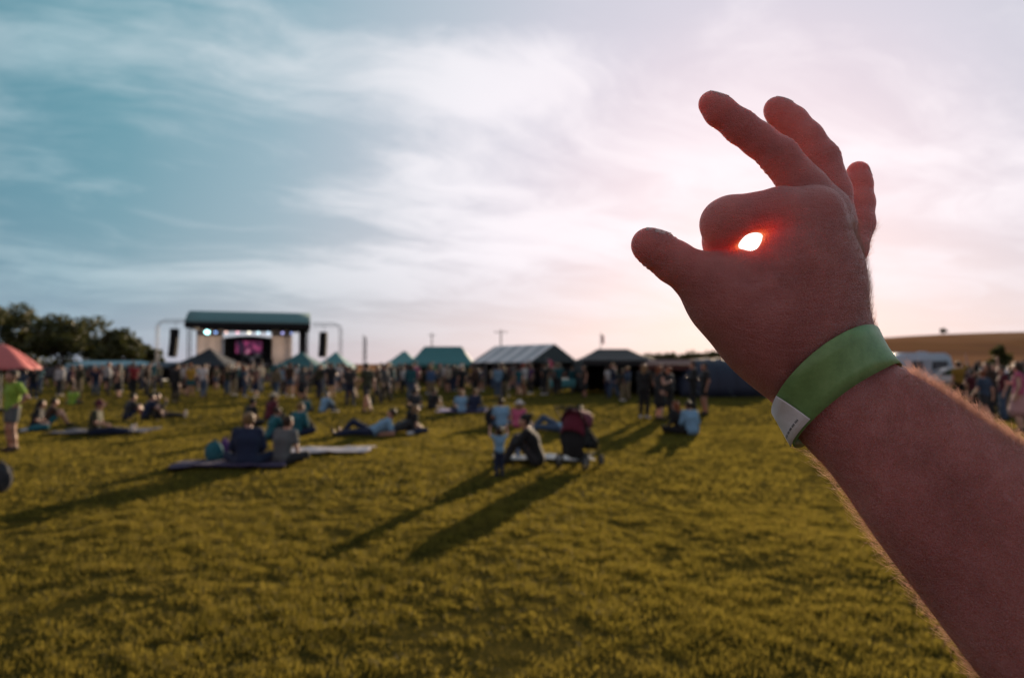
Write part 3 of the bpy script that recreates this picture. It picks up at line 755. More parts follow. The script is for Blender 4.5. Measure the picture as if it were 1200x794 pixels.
def pose_sit(kind='cross', lean=.12, arms='lap'):
    J = dict(pel=v3(0, 0, .12), chest=v3(0, lean*.55, .44), neck=v3(0, lean, .62), head=v3(0, lean+.05, .765), face=v3(0, 1, -.12))
    for s, n in ((-1, 'l'), (1, 'r')):
        J['hip'+n] = v3(s*.09, .02, .11); J['sh'+n] = v3(s*.175, lean*.95, .575)
        if kind == 'cross':
            J['kn'+n] = v3(s*.33, .30, .17); J['an'+n] = v3(-s*.03, .36+.03*s, .075); J['toe'+n] = v3(-s*.16, .40, .05)
        elif kind == 'knees':
            J['kn'+n] = v3(s*.13, .36, .47); J['an'+n] = v3(s*.11, .56, .085); J['toe'+n] = v3(s*.12, .71, .04)
        elif kind == 'out':
            J['kn'+n] = v3(s*.10, .45, .13+.02*s); J['an'+n] = v3(s*.10, .87, .085); J['toe'+n] = v3(s*.14, .91, .22)
        elif kind == 'side':
            J['kn'+n] = v3(s*.10+.25, .33+.06*s, .13); J['an'+n] = v3(s*.06+.36, -.05, .08); J['toe'+n] = v3(s*.06+.40, -.19, .05)
        if arms == 'back':
            J['el'+n] = v3(s*.25, -.20+lean*.5, .33); J['wr'+n] = v3(s*.27, -.30, .07); J['fi'+n] = v3(s*.30, -.42, .03)
        elif arms == 'knees':
            J['el'+n] = v3(s*.25, .22+lean*.5, .40); J['wr'+n] = v3(s*.10, .44, .40); J['fi'+n] = v3(-s*.02, .47, .36)
        elif arms == 'one' and s > 0:
            J['el'+n] = v3(.27, .12, .33); J['wr'+n] = v3(.20, .32, .28); J['fi'+n] = v3(.12, .42, .27)
        elif arms == 'drink' and s > 0:
            J['el'+n] = v3(.28, .16, .38); J['wr'+n] = v3(.10, .30, .60); J['fi'+n] = v3(.02, .26, .70)
        else:
            J['el'+n] = v3(s*.25, .06+lean*.5, .32); J['wr'+n] = v3(s*.16, .28, .22); J['fi'+n] = v3(s*.04, .38, .17)
    return J
def pose_lie(kind='back'):
    if kind == 'prop':                             # half lying, leaning back on the elbows
        J = dict(pel=v3(0, 0, .12), chest=v3(0, -.27, .27), neck=v3(0, -.42, .40), head=v3(0, -.46, .55), face=v3(0, 1, .05))
        for s, n in ((-1, 'l'), (1, 'r')):
            J['hip'+n] = v3(s*.09, .03, .11); J['kn'+n] = v3(s*.11, .46, .13 if s < 0 else .36); J['an'+n] = v3(s*.11, .88 if s < 0 else .74, .075); J['toe'+n] = J['an'+n] + v3(s*.05, .06, .13)
            J['sh'+n] = v3(s*.175, -.38, .36); J['el'+n] = v3(s*.24, -.50, .07); J['wr'+n] = v3(s*.24, -.27, .06); J['fi'+n] = v3(s*.22, -.13, .05)
    else:                                          # on the stomach, head up on the hands
        J = dict(pel=v3(0, 0, .12), chest=v3(0, .31, .20), neck=v3(0, .47, .33), head=v3(0, .53, .47), face=v3(0, 1, .05))
        for s, n in ((-1, 'l'), (1, 'r')):
            J['hip'+n] = v3(s*.09, -.03, .11); J['kn'+n] = v3(s*.12, -.46, .08); J['an'+n] = v3(s*.12, -.86, .09 if s < 0 else .14); J['toe'+n] = J['an'+n] + v3(s*.03, -.14, -.05)
            J['sh'+n] = v3(s*.175, .43, .29); J['el'+n] = v3(s*.20, .60, .06); J['wr'+n] = v3(s*.10, .66, .27); J['fi'+n] = v3(s*.07, .60, .38)
    return J
def build_person(J, h=.014, legs='long', sleeves='short', hairkind='short', head=1.0, hat=None, skirt=False, back=False):
    """a body as one skin, with hair and clothes as shells over it"""
    f = J['face']/np.linalg.norm(J['face']); upv = J['head']-J['neck']; upv = upv - f*(upv@f); upv /= np.linalg.norm(upv); sd = np.cross(f, upv)
    H = J['head']; q = head
    hd = lambda a, b, c: H + (sd*a + f*b + upv*c)*q
    spine_s = lambda p: np.array([.07, 0, 0])
    ax = J['shr']-J['shl']; ax = ax/np.linalg.norm(ax)
    tor = [(J['pel']-ax*.065, J['pel']+ax*.065, .105, .105, .05), (J['pel']-ax*.05, J['chest']-ax*.075, .10, .105, .05), (J['pel']+ax*.05, J['chest']+ax*.075, .10, .105, .05),
           (J['chest']-ax*.08, (J['shl']*.8+J['chest']*.2), .105, .072, .05), (J['chest']+ax*.08, (J['shr']*.8+J['chest']*.2), .105, .072, .05),
           (J['shl'], J['shr'], .058, .058, .05), (J['chest'], J['neck'], .095, .055, .06)]
    armsp = []; upper = []; fore = []; hands = []; thigh = []; shin = []; feet = {}
    for n in 'lr':
        upper.append((J['sh'+n], J['el'+n], .052, .041, .03)); fore.append((J['el'+n], J['wr'+n], .042, .028, .015))
        w_, fi = J['wr'+n], J['fi'+n]; fd = fi-w_; pl = np.cross(fd, upv); pl = pl/(np.linalg.norm(pl)+1e-6)
        hands += [(w_, w_+fd*.5, .028, .036, .015), (w_+fd*.45+pl*.012, fi+pl*.012, .024, .013, .006), (w_+fd*.45-pl*.012, fi*.97+w_*.03-pl*.015, .024, .013, .006), (w_+fd*.2, w_+fd*.55+pl*.05, .016, .012, .008)]
        thigh.append((J['hip'+n], J['kn'+n], .088, .060, .05)); shin.append((J['kn'+n], J['an'+n]*.5+J['kn'+n]*.5, .060, .056, .03)); shin.append((J['an'+n]*.5+J['kn'+n]*.5, J['an'+n], .056, .038, .03))
        heel = J['an'+n] + (J['an'+n]-J['toe'+n])*.18 - np.array([0, 0, .02]); feet[n] = [(J['an'+n], heel, .038, .036, .02), (J['an'+n], J['toe'+n], .042, .032, .03), (heel, J['toe'+n], .034, .030, .02)]
    neckp = [(J['neck']-upv*.05, H-upv*.04, .056, .054, .02)]
    headp = [(hd(0, -.012, .025), hd(0, .0, -.005), .096*q, .088*q, .03), (hd(0, .02, -.03), hd(0, .035, -.085), .070*q, .042*q, .04)]
    face = [(hd(0, .088, .02), hd(0, .112, -.025), .010*q, .016*q, .012), (hd(-.03, .085, -.066), hd(.03, .085, -.066), .008*q, .008*q, .010),
            (hd(-.088, -.015, .015), hd(-.094, -.022, -.02), .012*q, .015*q, .006), (hd(.088, -.015, .015), hd(.094, -.022, -.02), .012*q, .015*q, .006)]
    eyes = [(hd(-.034, .098, .012), hd(-.032, .10, .012), .013*q, .013*q, .012), (hd(.034, .098, .012), hd(.032, .10, .012), .013*q, .013*q, .012)]
    body = tor + upper + fore + hands + thigh + shin + feet['l'] + feet['r'] + neckp + headp + face
    def mk(prims, cuts=(), grow=0.0, hh=h, extra=None):
        pr = [(a, b, ra+grow, rb+grow, k) for a, b, ra, rb, k in prims]
        pts = np.array([x for a, b, ra, rb, k in pr for x in (a-ra, a+ra, b-rb, b+rb)])
        Vv, Qq = surface(sdf_union(pr, cuts, extra), pts.min(0)-.05, pts.max(0)+.05, hh)
        return relax(Vv, Qq, 1), Qq
    out = {'person': mk(body, eyes)}
    folds = lambda p, d: d + .004*np.sin(p[:, 0]*41+p[:, 2]*33)*np.sin(p[:, 1]*37-p[:, 2]*47+1)
    cut_lo = lambda p0, nrm: (lambda p, d: np.maximum(folds(p, d), (p-np.asarray(p0, np.float32))@np.asarray(nrm, np.float32)))
    sl = {'short': [(a, a*.4+b*.6, ra+.006, ra*.9+.008, k) for a, b, ra, rb, k in upper], 'long': [(a, b, ra+.004, rb+.004, k) for a, b, ra, rb, k in upper+fore], 'none': []}[sleeves]
    nk = [(J['neck']+upv*.05, J['neck']+upv*.16, .066, .085, .01)]
    out['shirt'] = mk(tor[:] + sl, nk, .013, extra=folds)
    lowt = [tor[0]] + ([(a, a*.45+b*.55, ra+.006, ra*.86+.012, k) for a, b, ra, rb, k in thigh] if legs == 'short' else [(a, b, ra+.002, rb+.004, k) for a, b, ra, rb, k in thigh+shin])
    if legs == 'long': lowt = [lowt[0]] + [(a, b*.97+a*.03, ra, rb, k) for a, b, ra, rb, k in lowt[1:]]
    if skirt: lowt = [tor[0], (J['pel'], (J['knl']+J['knr'])/2+np.array([0, 0, .05]), .13, .20, .05)]
    out['shorts' if legs == 'short' else ('skirt' if skirt else 'trousers')] = mk(lowt, (), .010, extra=folds)
    for n in 'lr': out['shoe_'+n] = mk(feet[n], [(J['an'+n]+np.array([0, 0, .065]), J['an'+n]+np.array([0, 0, .14]), .05, .06, .01)], .008, hh=.011)
    hr = [(hd(0, -.022, .035), hd(0, -.018, .0), .100*q, .094*q, .02)]
    if hairkind == 'long': hr += [(hd(-.055, -.055, .0), hd(-.065, -.075, -.20), .055*q, .035*q, .04), (hd(.055, -.055, .0), hd(.065, -.075, -.20), .055*q, .035*q, .04), (hd(0, -.075, .0), hd(0, -.10, -.22), .055*q, .04*q, .04)]
    if hairkind == 'bun': hr += [(hd(0, -.10, .07), hd(0, -.125, .085), .045*q, .042*q, .02)]
    hc = [(hd(0, .10, -.025), hd(0, .16, -.06), .088*q, .13*q, .012), (hd(0, -.0, -.12), hd(0, .05, -.16), .075*q, .08*q, .01)]
    if hat == 'cap':
        out['cap'] = mk([(hd(0, -.012, .055), hd(0, -.012, .04), .100*q, .104*q, .01), (hd(-.05, .11, .05), hd(.05, .11, .05), .022*q, .022*q, .03), (hd(-.035, .16, .04), hd(.035, .16, .04), .012*q, .012*q, .03)], [(hd(0, 0, -.10), hd(0, -.02, -.06), .11*q, .105*q, .004)], 0, hh=.011)
    if hat == 'sunhat':
        ring = [hd(.15*math.cos(a), .15*math.sin(a), .045) for a in np.linspace(0, 2*math.pi, 17)]
        out['sun_hat'] = mk([(hd(0, -.01, .08), hd(0, -.01, .05), .095*q, .105*q, .01)] + [(ring[i], ring[i+1], .022*q, .022*q, .02) for i in range(16)] + [(hd(0, 0, .05), r_, .05*q, .02*q, .02) for r_ in ring[::2]], [(hd(0, 0, -.10), hd(0, -.0, -.07), .10*q, .10*q, .004)], 0, hh=.012)
    out['hair'] = mk(hr, hc, 0.0, hh=.011, extra=lambda p, d: d + .003*np.sin(p[:, 0]*150)*np.sin(p[:, 1]*130+p[:, 2]*40))
    return out
PM = {}
def person_mesh(key, J, **kw):
    res = build_person(J, **kw); PM[key] = {}
    for n, (Vv, Qq) in res.items():
        nm = 'shoe' if n.startswith('shoe') else n
        PM[key][n] = mesh_np(nm, Vv, Qq)
def put_person(key, x, y, rz, sc, cols, label, group=None, tilt=0.0):
    """cols: skin, hair, shirt, legs, shoes, hat"""
    T = PM[key]; skin, hairc, shirt, legs, shoe = cols[:5]; hat = cols[5] if len(cols) > 5 else shirt
    o = link('person', T['person'], M_skin, None, skin); tag(o, label, 'person', group)
    o.location = (x, y, float(gh(x, y)) - .012); o.rotation_euler = (0, 0, rz); o.scale = (sc,)*3
    for n, me in T.items():
        if n == 'person': continue
        nm = 'shoe' if n.startswith('shoe') else n
        cc = {'hair': hairc, 'shirt': shirt, 'trousers': legs, 'shorts': legs, 'skirt': legs, 'shoe': shoe, 'cap': hat, 'sun_hat': hat}[nm]
        link(nm, me, M_hair if nm == 'hair' else M_cloth, o, cc)
    return o
C = dict(black=(.012, .012, .014), charcoal=(.03, .03, .034), grey=(.12, .125, .13), navy=(.012, .020, .055), blue=(.06, .13, .28), skyblue=(.20, .36, .52), teal=(.015, .12, .15), maroon=(.10, .012, .025),
         olive=(.045, .045, .022), brown=(.06, .032, .02), white=(.62, .60, .60), cream=(.48, .40, .30), pink=(.52, .10, .20), palepink=(.55, .30, .30), red=(.35, .025, .03), mustard=(.38, .22, .03), lime=(.24, .38, .04),
         green=(.05, .18, .05), denim=(.05, .085, .15), purple=(.10, .04, .16), orange=(.5, .16, .03), lavender=(.3, .25, .42), khaki=(.2, .155, .09))
SK = [(.50, .26, .18), (.42, .21, .14), (.56, .32, .24), (.34, .17, .11), (.22, .10, .06)]
HR = dict(dark=(.012, .008, .006), brown=(.05, .026, .014), fair=(.30, .18, .08), red=(.28, .08, .025), grey=(.25, .23, .22))

# one set of shapes per pose
person_mesh('stand', pose_stand())
person_mesh('stand_cross', pose_stand(arms='cross'), sleeves='long')
person_mesh('stand_phone', pose_stand(arms='phone', lean=.03), sleeves='long', hairkind='long')
person_mesh('stand_cup', pose_stand(arms='cup', lean=-.01), legs='short')
person_mesh('stand_hips', pose_stand(arms='hips', leg=.04), hairkind='bun', sleeves='short')
person_mesh('stand_up', pose_stand(arms='up', leg=.03))
person_mesh('stand_dress', pose_stand(arms='cup'), skirt=True, hairkind='long', sleeves='none')
person_mesh('stand_cap', pose_stand(leg=.02), legs='short', hat='cap')
person_mesh('stand_coat', pose_stand(lean=.02), sleeves='long', hairkind='short')
person_mesh('walk_shorts', pose_stand(stride=.26, lean=.02), legs='short')
person_mesh('walk', pose_stand(stride=-.22, lean=.02), sleeves='long')
person_mesh('stand_face', pose_stand(arms='face'), sleeves='none', hairkind='bun')
person_mesh('boy', pose_stand(arms='hips'), legs='short', head=1.16)
person_mesh('toddler', pose_stand(arms='both_up', leg=.01), sleeves='short', head=1.5, h=.013)
person_mesh('sit_cross', pose_sit('cross', .14))
person_mesh('sit_cross_long', pose_sit('cross', .10, 'one'), sleeves='long', hairkind='long')
person_mesh('sit_coat', pose_sit('cross', .12), sleeves='long')
person_mesh('sit_knees', pose_sit('knees', .16, 'knees'), legs='short')
person_mesh('sit_knees_long', pose_sit('knees', .18, 'knees'), sleeves='long', hairkind='bun')
person_mesh('sit_out', pose_sit('out', .06, 'one'), hat='cap')
person_mesh('sit_drink', pose_sit('out', -.02, 'drink'), sleeves='long', hairkind='short')
person_mesh('sit_back', pose_sit('out', -.14, 'back'), sleeves='short')
person_mesh('sit_side', pose_sit('side', .12, 'lap'), sleeves='short', hairkind='long')
person_mesh('sit_hat', pose_sit('cross', .13, 'lap'), sleeves='short', hairkind='long', hat='sunhat')
person_mesh('lie_prop', pose_lie('prop'), sleeves='short')
person_mesh('lie_prone', pose_lie('prone'), sleeves='short', hairkind='long')

def at(px_, py_): return G(px_, py_)
def who(key, px_, py_, face, sc, cols, label, group=None):
    """face: bearing of the gaze in degrees, 0 = away from the viewer (towards the stage), 90 = towards the left of the field"""
    x, y = at(px_, py_); cc = [SK[cols[0]], HR[cols[1]]] + [C[c] for c in cols[2:]]
    return put_person(key, x, y, R(face), sc, cc, label, group)
# the couple on the blanket and the people round them
who('sit_coat', 289, 551, 14, 0.940, (0, 'fair', 'navy', 'navy', 'charcoal'), 'broad fair haired seated person in navy jumper, on the purple blanket')
who('sit_cross', 329, 547, -20, 0.853, (0, 'brown', 'grey', 'charcoal', 'black'), 'seated person in dark grey top close beside the broad navy jumper, facing the stage')
who('sit_cross', 290, 500, -30, 0.827, (0, 'dark', 'black', 'charcoal', 'black'), 'seated person all in black right behind the navy and teal sitters')
who('sit_hat', 315, 493, -35, 0.853, (2, 'brown', 'maroon', 'black', 'black', 'cream'), 'seated person in maroon top and pale hat farther back than the teal sitters')
who('sit_knees_long', 316, 514, -50, 0.766, (0, 'brown', 'teal', 'navy', 'black'), 'hunched sitter in faded green teal top with a bun')
who('sit_coat', 347, 511, -25, 0.853, (2, 'fair', 'teal', 'navy', 'black'), 'upright sitter in deep teal jacket and fair hair beside a round black bag')
who('sit_knees_long', 378, 484, -40, 0.783, (2, 'grey', 'skyblue', 'denim', 'white'), 'sitter hunched over in pale blue shirt beyond the teal sitters')
who('sit_coat', 358, 484, 10, 0.609, (1, 'dark', 'teal', 'navy', 'black'), 'small sitter in dark teal next to the hunched pale blue shirt')
who('walk_shorts', 430, 484, 55, 0.979, (0, 'brown', 'olive', 'charcoal', 'brown'), 'walking person in olive shirt and dark shorts crossing before the thin flagpole')
# lying group
who('lie_prop', 436, 511, 100, 0.930, (1, 'dark', 'skyblue', 'navy', 'black'), 'person lying back on the elbows in pale blue shirt, legs stretched along the grass')
who('lie_prone', 459, 508, -60, 0.883, (2, 'dark', 'charcoal', 'denim', 'black'), 'person lying on the stomach between the reclining pale blue shirt and the black sitter')
who('sit_side', 481, 507, -65, 0.766, (2, 'fair', 'black', 'navy', 'white'), 'fair haired sitter in black at the end of the lying group')
who('sit_cross', 487, 480, 20, 0.870, (0, 'dark', 'charcoal', 'black', 'black'), 'seated person in charcoal before the small teal tent, nearer the flagpole')
who('sit_knees', 505, 479, -35, 0.870, (2, 'brown', 'black', 'charcoal', 'white'), 'seated person in black shirt and shorts before the long teal tent, knees up')
who('sit_cross', 541, 483, 15, 0.870, (1, 'fair', 'skyblue', 'navy', 'black'), 'seated person in sky blue shirt on the far pale blanket')
who('sit_coat', 555, 483, -20, 0.913, (2, 'fair', 'navy', 'denim', 'white'), 'seated person in navy jumper on the far pale blanket')
who('sit_cross', 588, 499, 10, 0.870, (1, 'brown', 'skyblue', 'denim', 'black'), 'seated person in light blue shirt between black backpack and pink top')
who('sit_hat', 607, 499, -15, 0.800, (2, 'fair', 'pink', 'palepink', 'white', 'white'), 'seated person in pink top and white sun hat')
who('lie_prop', 657, 504, 75, 0.977, (1, 'brown', 'skyblue', 'denim', 'white'), 'reclining person in pale blue shirt and jeans against a black bag')
who('toddler', 585, 561, 25, .40, (2, 'brown', 'skyblue', 'navy', 'black'), 'toddler standing with both arms raised, light blue top and navy trousers')
who('sit_knees_long', 630, 546, 80, 0.913, (0, 'dark', 'black', 'charcoal', 'black'), 'seated adult all in black facing the toddler on the white blanket')
who('stand_phone', 755, 490, -25, 0.960, (2, 'fair', 'black', 'black', 'white'), 'slim standing person in black with long fair hair by the black gazebo')
who('stand_dress', 773, 491, -70, 0.950, (2, 'red', 'charcoal', 'black', 'black'), 'standing red haired person in a black skirt beside the slim fair haired one')
who('stand_coat', 786, 489, 60, 0.912, (0, 'red', 'charcoal', 'black', 'black'), 'standing person in charcoal jacket facing the red haired one in the black skirt')
who('stand_cross', 813, 487, 80, 1.018, (0, 'brown', 'black', 'black', 'black'), 'tall standing person in black with crossed arms behind the seated pair')
who('stand_cup', 826, 486, 95, 0.979, (1, 'dark', 'charcoal', 'black', 'black'), 'standing person in charcoal and shorts holding a cup beside the tall crossed arms')
who('sit_cross_long', 797, 507, 40, 0.870, (2, 'red', 'black', 'black', 'black'), 'seated person in black with orange red long hair, front of the pair')
who('sit_coat', 811, 508, 15, 0.887, (1, 'brown', 'skyblue', 'black', 'black'), 'seated person in pale blue jacket against the orange red long hair')
# nearer the red parasol
who('boy', 13, 527, 150, 0.893, (1, 'brown', 'lime', 'grey', 'brown'), 'boy standing in lime yellow shirt and grey shorts under the red parasol')
who('sit_side', 40, 503, -70, 0.870, (0, 'dark', 'black', 'teal', 'white'), 'seated person in black with teal trousers behind the lime shirted boy')
who('sit_knees', 54, 499, -50, 0.853, (0, 'dark', 'brown', 'teal', 'black'), 'seated person in brown bending forward beside the teal trousers')
who('sit_out', 110, 508, -75, 0.922, (1, 'dark', 'olive', 'navy', 'white', 'maroon'), 'big seated person in dark olive shirt and maroon cap, legs out along the blanket')
who('sit_knees', 148, 492, -40, 0.853, (2, 'dark', 'charcoal', 'navy', 'black'), 'seated person in charcoal with bare shining knees, nearest the maroon cap in the trio')
who('sit_knees', 170, 492, -50, 0.853, (2, 'dark', 'navy', 'black', 'black'), 'seated person in navy with bare shining knees, middle of the trio')
who('sit_drink', 183, 491, -60, 0.870, (2, 'dark', 'black', 'charcoal', 'white'), 'seated person in black with feet stretched out at the end of the trio')
who('sit_cross', 84, 474, 10, 0.827, (0, 'fair', 'lime', 'charcoal', 'black'), 'seated person in lime top at the back, beyond the maroon cap')
who('stand', 238, 467, -20, 0.960, (2, 'brown', 'white', 'denim', 'brown'), 'standing person in white shirt and jeans by the dark tent beside the stage')
who('stand_cap', 223, 466, 30, 0.941, (1, 'brown', 'mustard', 'teal', 'brown', 'orange'), 'standing person in mustard shirt and orange cap beside the white shirt')
who('stand_coat', 205, 472, -10, 0.960, (0, 'dark', 'black', 'black', 'black'), 'standing person in long black near the dark tent, closer than the mustard shirt')
who('stand_hips', 410, 474, 5, 0.941, (1, 'dark', 'charcoal', 'navy', 'black'), 'standing person with hands on hips in charcoal, just beyond the walker')
who('walk', 441, 471, -60, 0.960, (2, 'fair', 'brown', 'charcoal', 'black'), 'person in brown walking away from the thin flagpole')
# right of the arm
who('stand_phone', 1147, 478, 60, 0.960, (2, 'dark', 'black', 'navy', 'black'), 'person in black with long dark hair looking at a phone beside the parked cars')
who('stand_face', 1166, 481, 100, 0.979, (2, 'fair', 'charcoal', 'black', 'black'), 'fair haired person in charcoal shielding the face with a bare arm')
who('stand_cup', 1131, 474, -20, 0.960, (2, 'red', 'navy', 'khaki', 'white'), 'red haired person in navy and khaki shorts among the cars')
who('stand_up', 1176, 492, 70, 0.941, (2, 'brown', 'maroon', 'denim', 'black'), 'person in maroon with one arm raised, close above the forearm')
who('stand_dress', 1196, 508, 40, 0.960, (2, 'brown', 'pink', 'palepink', 'black'), 'person in bright pink dress nearest the forearm')
who('stand_cross', 1192, 484, 110, 0.998, (0, 'brown', 'lavender', 'charcoal', 'black'), 'person in lavender jumper with crossed arms behind the pink dress')
who('sit_cross', 1118, 476, 30, 0.870, (0, 'dark', 'palepink', 'black', 'black'), 'seated person in pale pink shirt in front of the caravan')

# ------------------------------------------------------------------ the crowd before stage and tents
ZONES = [(20, 75, 452, 463, 'behind the red parasol', 8), (75, 135, 449, 462, 'under the long pale blue canopy', 11), (135, 200, 450, 464, 'between pale blue canopy and dark tent', 12), (200, 262, 447, 461, 'by the dark tent beside the stage', 11),
         (262, 318, 446, 463, 'right in front of the stage', 14), (318, 372, 448, 466, 'by the dark teal gazebo', 13), (372, 420, 448, 466, 'by the light teal gazebo', 11), (442, 480, 451, 466, 'by the small teal tent', 10), (480, 560, 451, 467, 'by the long teal tent', 16),
         (560, 625, 453, 465, 'before the pale marquee', 12), (625, 690, 454, 464, 'at the gable of the pale marquee', 9), (690, 760, 462, 468, 'inside the black gazebo', 4), (1118, 1215, 458, 476, 'among the parked cars', 20), (1138, 1216, 479, 494, 'close above the forearm', 5)]
PAL = ['black', 'navy', 'charcoal', 'maroon', 'grey', 'brown', 'teal', 'white', 'olive', 'denim', 'purple', 'palepink', 'khaki', 'blue', 'red', 'skyblue', 'mustard', 'green', 'pink', 'cream']
POSES = ['stand', 'stand_cross', 'stand_phone', 'stand_cup', 'stand_hips', 'stand_up', 'stand_dress', 'stand_cap', 'stand_coat', 'walk', 'walk_shorts']
WORD = dict(skyblue='sky blue', palepink='pale pink', denim='faded denim', khaki='khaki', mustard='mustard yellow')
DOES = dict(stand='standing with arms down', stand_cross='with arms crossed', stand_phone='holding a phone', stand_cup='with shorts and cup', stand_hips='with hands on hips', stand_up='with one arm up', stand_dress='in a skirt',
            stand_cap='in a cap', stand_coat='in long sleeves', walk='walking in trousers', walk_shorts='walking in shorts')
rc = random.Random(21)
for (xa, xb, ya, yb, place, n) in ZONES:
    n = int(n*1.55); combos = set()
    pal = PAL[:]; head_ = pal[:10]; rc.shuffle(head_); tail = pal[10:]; rc.shuffle(tail); pal = head_ + head_[:5] + tail + head_
    xs_ = [xa + (xb-xa)*(k+.5+rc.uniform(-.4, .4))/n for k in range(n)]; hub = [rc.uniform(xa, xb) for _ in range(max(2, n//4))]; xs_ = [q + (min(hub, key=lambda h_: abs(h_-q))-q)*rc.choice([0, .35, .7]) for q in xs_]; rc.shuffle(xs_)
    for k in range(n):
        col = pal[k % len(pal)]; cword = WORD.get(col, col); key = rc.choice(POSES)
        while (col, key) in combos: key = rc.choice(POSES)
        combos.add((col, key))
        x, y = G(xs_[k], ya + (yb+3-ya)*rc.random()**1.3); ca = SK[rc.randrange(5)]
        put_person(key, x, y, R(rc.gauss(10, 55)), rc.uniform(.84, 1.05), (ca, HR[rc.choice(['dark', 'brown', 'dark', 'fair', 'red', 'brown'])], tuple(c_*.7 for c_ in C[col]), C[rc.choice(['black', 'navy', 'charcoal', 'denim', 'black', 'khaki'])], C[rc.choice(['black', 'black', 'brown', 'white'])], C[rc.choice(['white', 'black', 'red', 'navy'])]),
                   f'person in {cword} top {DOES[key]}, {place}', 'people standing in the far crowd')

# ------------------------------------------------------------------ blankets, bags and the pushchair
def blanket(label, px_, py_, size, rz, col, seed):
    x, y = at(px_, py_); r = random.Random(seed); a = [r.uniform(0, 6) for _ in range(6)]; o = MB()
    def f(u, v):
        X_, Y_ = (u-.5)*size[0]+.03*math.sin(v*9+a[0]), (v-.5)*size[1]+.03*math.sin(u*8+a[1])
        wx = x + X_*math.cos(rz)-Y_*math.sin(rz); wy = y + X_*math.sin(rz)+Y_*math.cos(rz)
        fold = .018*max(0, math.sin(u*13+v*5+a[2]))**3 + .016*max(0, math.sin(v*15-u*4+a[3]))**3
        return (X_, Y_, float(gh(wx, wy)) + .05 + fold)
    o.grid(f, 30, 24); b_ = o.build('blanket', M_cloth, None, col, True, .012); b_.location = (x, y, 0); b_.rotation_euler = (0, 0, rz)
    return tag(b_, label, 'blanket')
blanket('purple and blue picnic blanket under the broad navy jumper', 272, 549, (1.7, .85), .1, (.035, .018, .06), 1)
blanket('long pale blanket spread beside the dark grey top', 385, 533, (1.5, .75), .02, (.50, .45, .48), 2)
blanket('white blanket under the adult in black who faces the toddler', 636, 541, (1.6, .5), .05, C['white'], 3)
blanket('dark navy blanket under the maroon cap and its long legs', 122, 506, (2.3, 1.0), .02, C['navy'], 4)
blanket('pale blanket of the far sky blue and navy pair', 550, 482, (2.2, 1.2), .0, C['lavender'], 5)
def cushion(o, prof_r, h, k=.0):                  # soft sack: a lathe with folds
    def f(u, v):
        a = u*2*math.pi; t = v
        r = prof_r*(math.sin(math.pi*min(max(t, .001), .999))**.45)*(1+.07*math.sin(3*a+k)+.05*math.sin(5*a+t*6))
        return (r*math.cos(a), r*.72*math.sin(a), h*t*(1-.08*math.sin(2*a+k)))
    return o.grid(f, 24, 12)
def backpack(label, px_, py_, s, rz, col):
    x, y = at(px_, py_); e = empty('backpack', (x, y, float(gh(x, y))-.01), rz); tag(e, label, 'backpack'); e.scale = (s,)*3
    cushion(MB(), .19, .48, px_).build('sack', M_cloth, e, col, True)
    o = MB(); o.grid(lambda u, v: ((u-.5)*.24, -.13-.05*math.sin(math.pi*u)*math.sin(math.pi*v), .07+.2*v), 10, 8); o.build('pocket', M_cloth, e, tuple(c*.8+.004 for c in col), True, .02)
    for sx in (-.09, .09):
        o = MB(); o.tube([(sx, .10, .42), (sx*1.2, .20, .36), (sx*1.3, .21, .22), (sx*1.2, .13, .08)], .018, 8); o.build('strap', M_cloth, e, C['charcoal'], True)
    o = MB(); o.tube([(-.05, .06, .44), (-.03, .07, .52), (.03, .07, .52), (.05, .06, .44)], .012, 8); o.build('handle', M_cloth, e, C['charcoal'], True)
backpack('black backpack standing next to the light blue shirt and the pink top', 577, 498, 1.05, .4, C['black'])
backpack('black bag behind the reclining pale blue shirt and jeans', 668, 503, 1.25, -.3, C['black'])
backpack('round black bag beside the deep teal jacket', 360, 510, .8, .6, C['black'])
backpack('teal bag at the corner of the purple blanket', 251, 546, .75, .2, C['teal'])
backpack('purple rucksack lying on the purple blanket behind the teal bag', 263, 543, .8, -.9, C['purple'])
backpack('dark grey bag at the very edge of the grass, alone', -3, 578, .8, .3, C['charcoal'])
def bottle(label, px_, py_, col):
    x, y = at(px_, py_); e = empty('bottle', (x, y, float(gh(x, y))+.055)); tag(e, label, 'bottle')
    o = MB(); n = 14; pr = [(0, 0), (.034, .0), (.036, .02), (.036, .14), (.03, .17), (.014, .2), (.013, .23)]
    o.grid(lambda u, v: (np.interp(v*6, range(7), [p[0] for p in pr])*math.cos(u*6.2832), np.interp(v*6, range(7), [p[0] for p in pr])*math.sin(u*6.2832), np.interp(v*6, range(7), [p[1] for p in pr])), n, 24).build('flask', M_coat, e, col, True)
    MB().disc((0, 0, .24), .016, 'z', .025, 12).build('cap', M_coat, e, C['white'], True)
bottle('small bottle with white cap on the white blanket near the toddler', 607, 541, C['blue'])
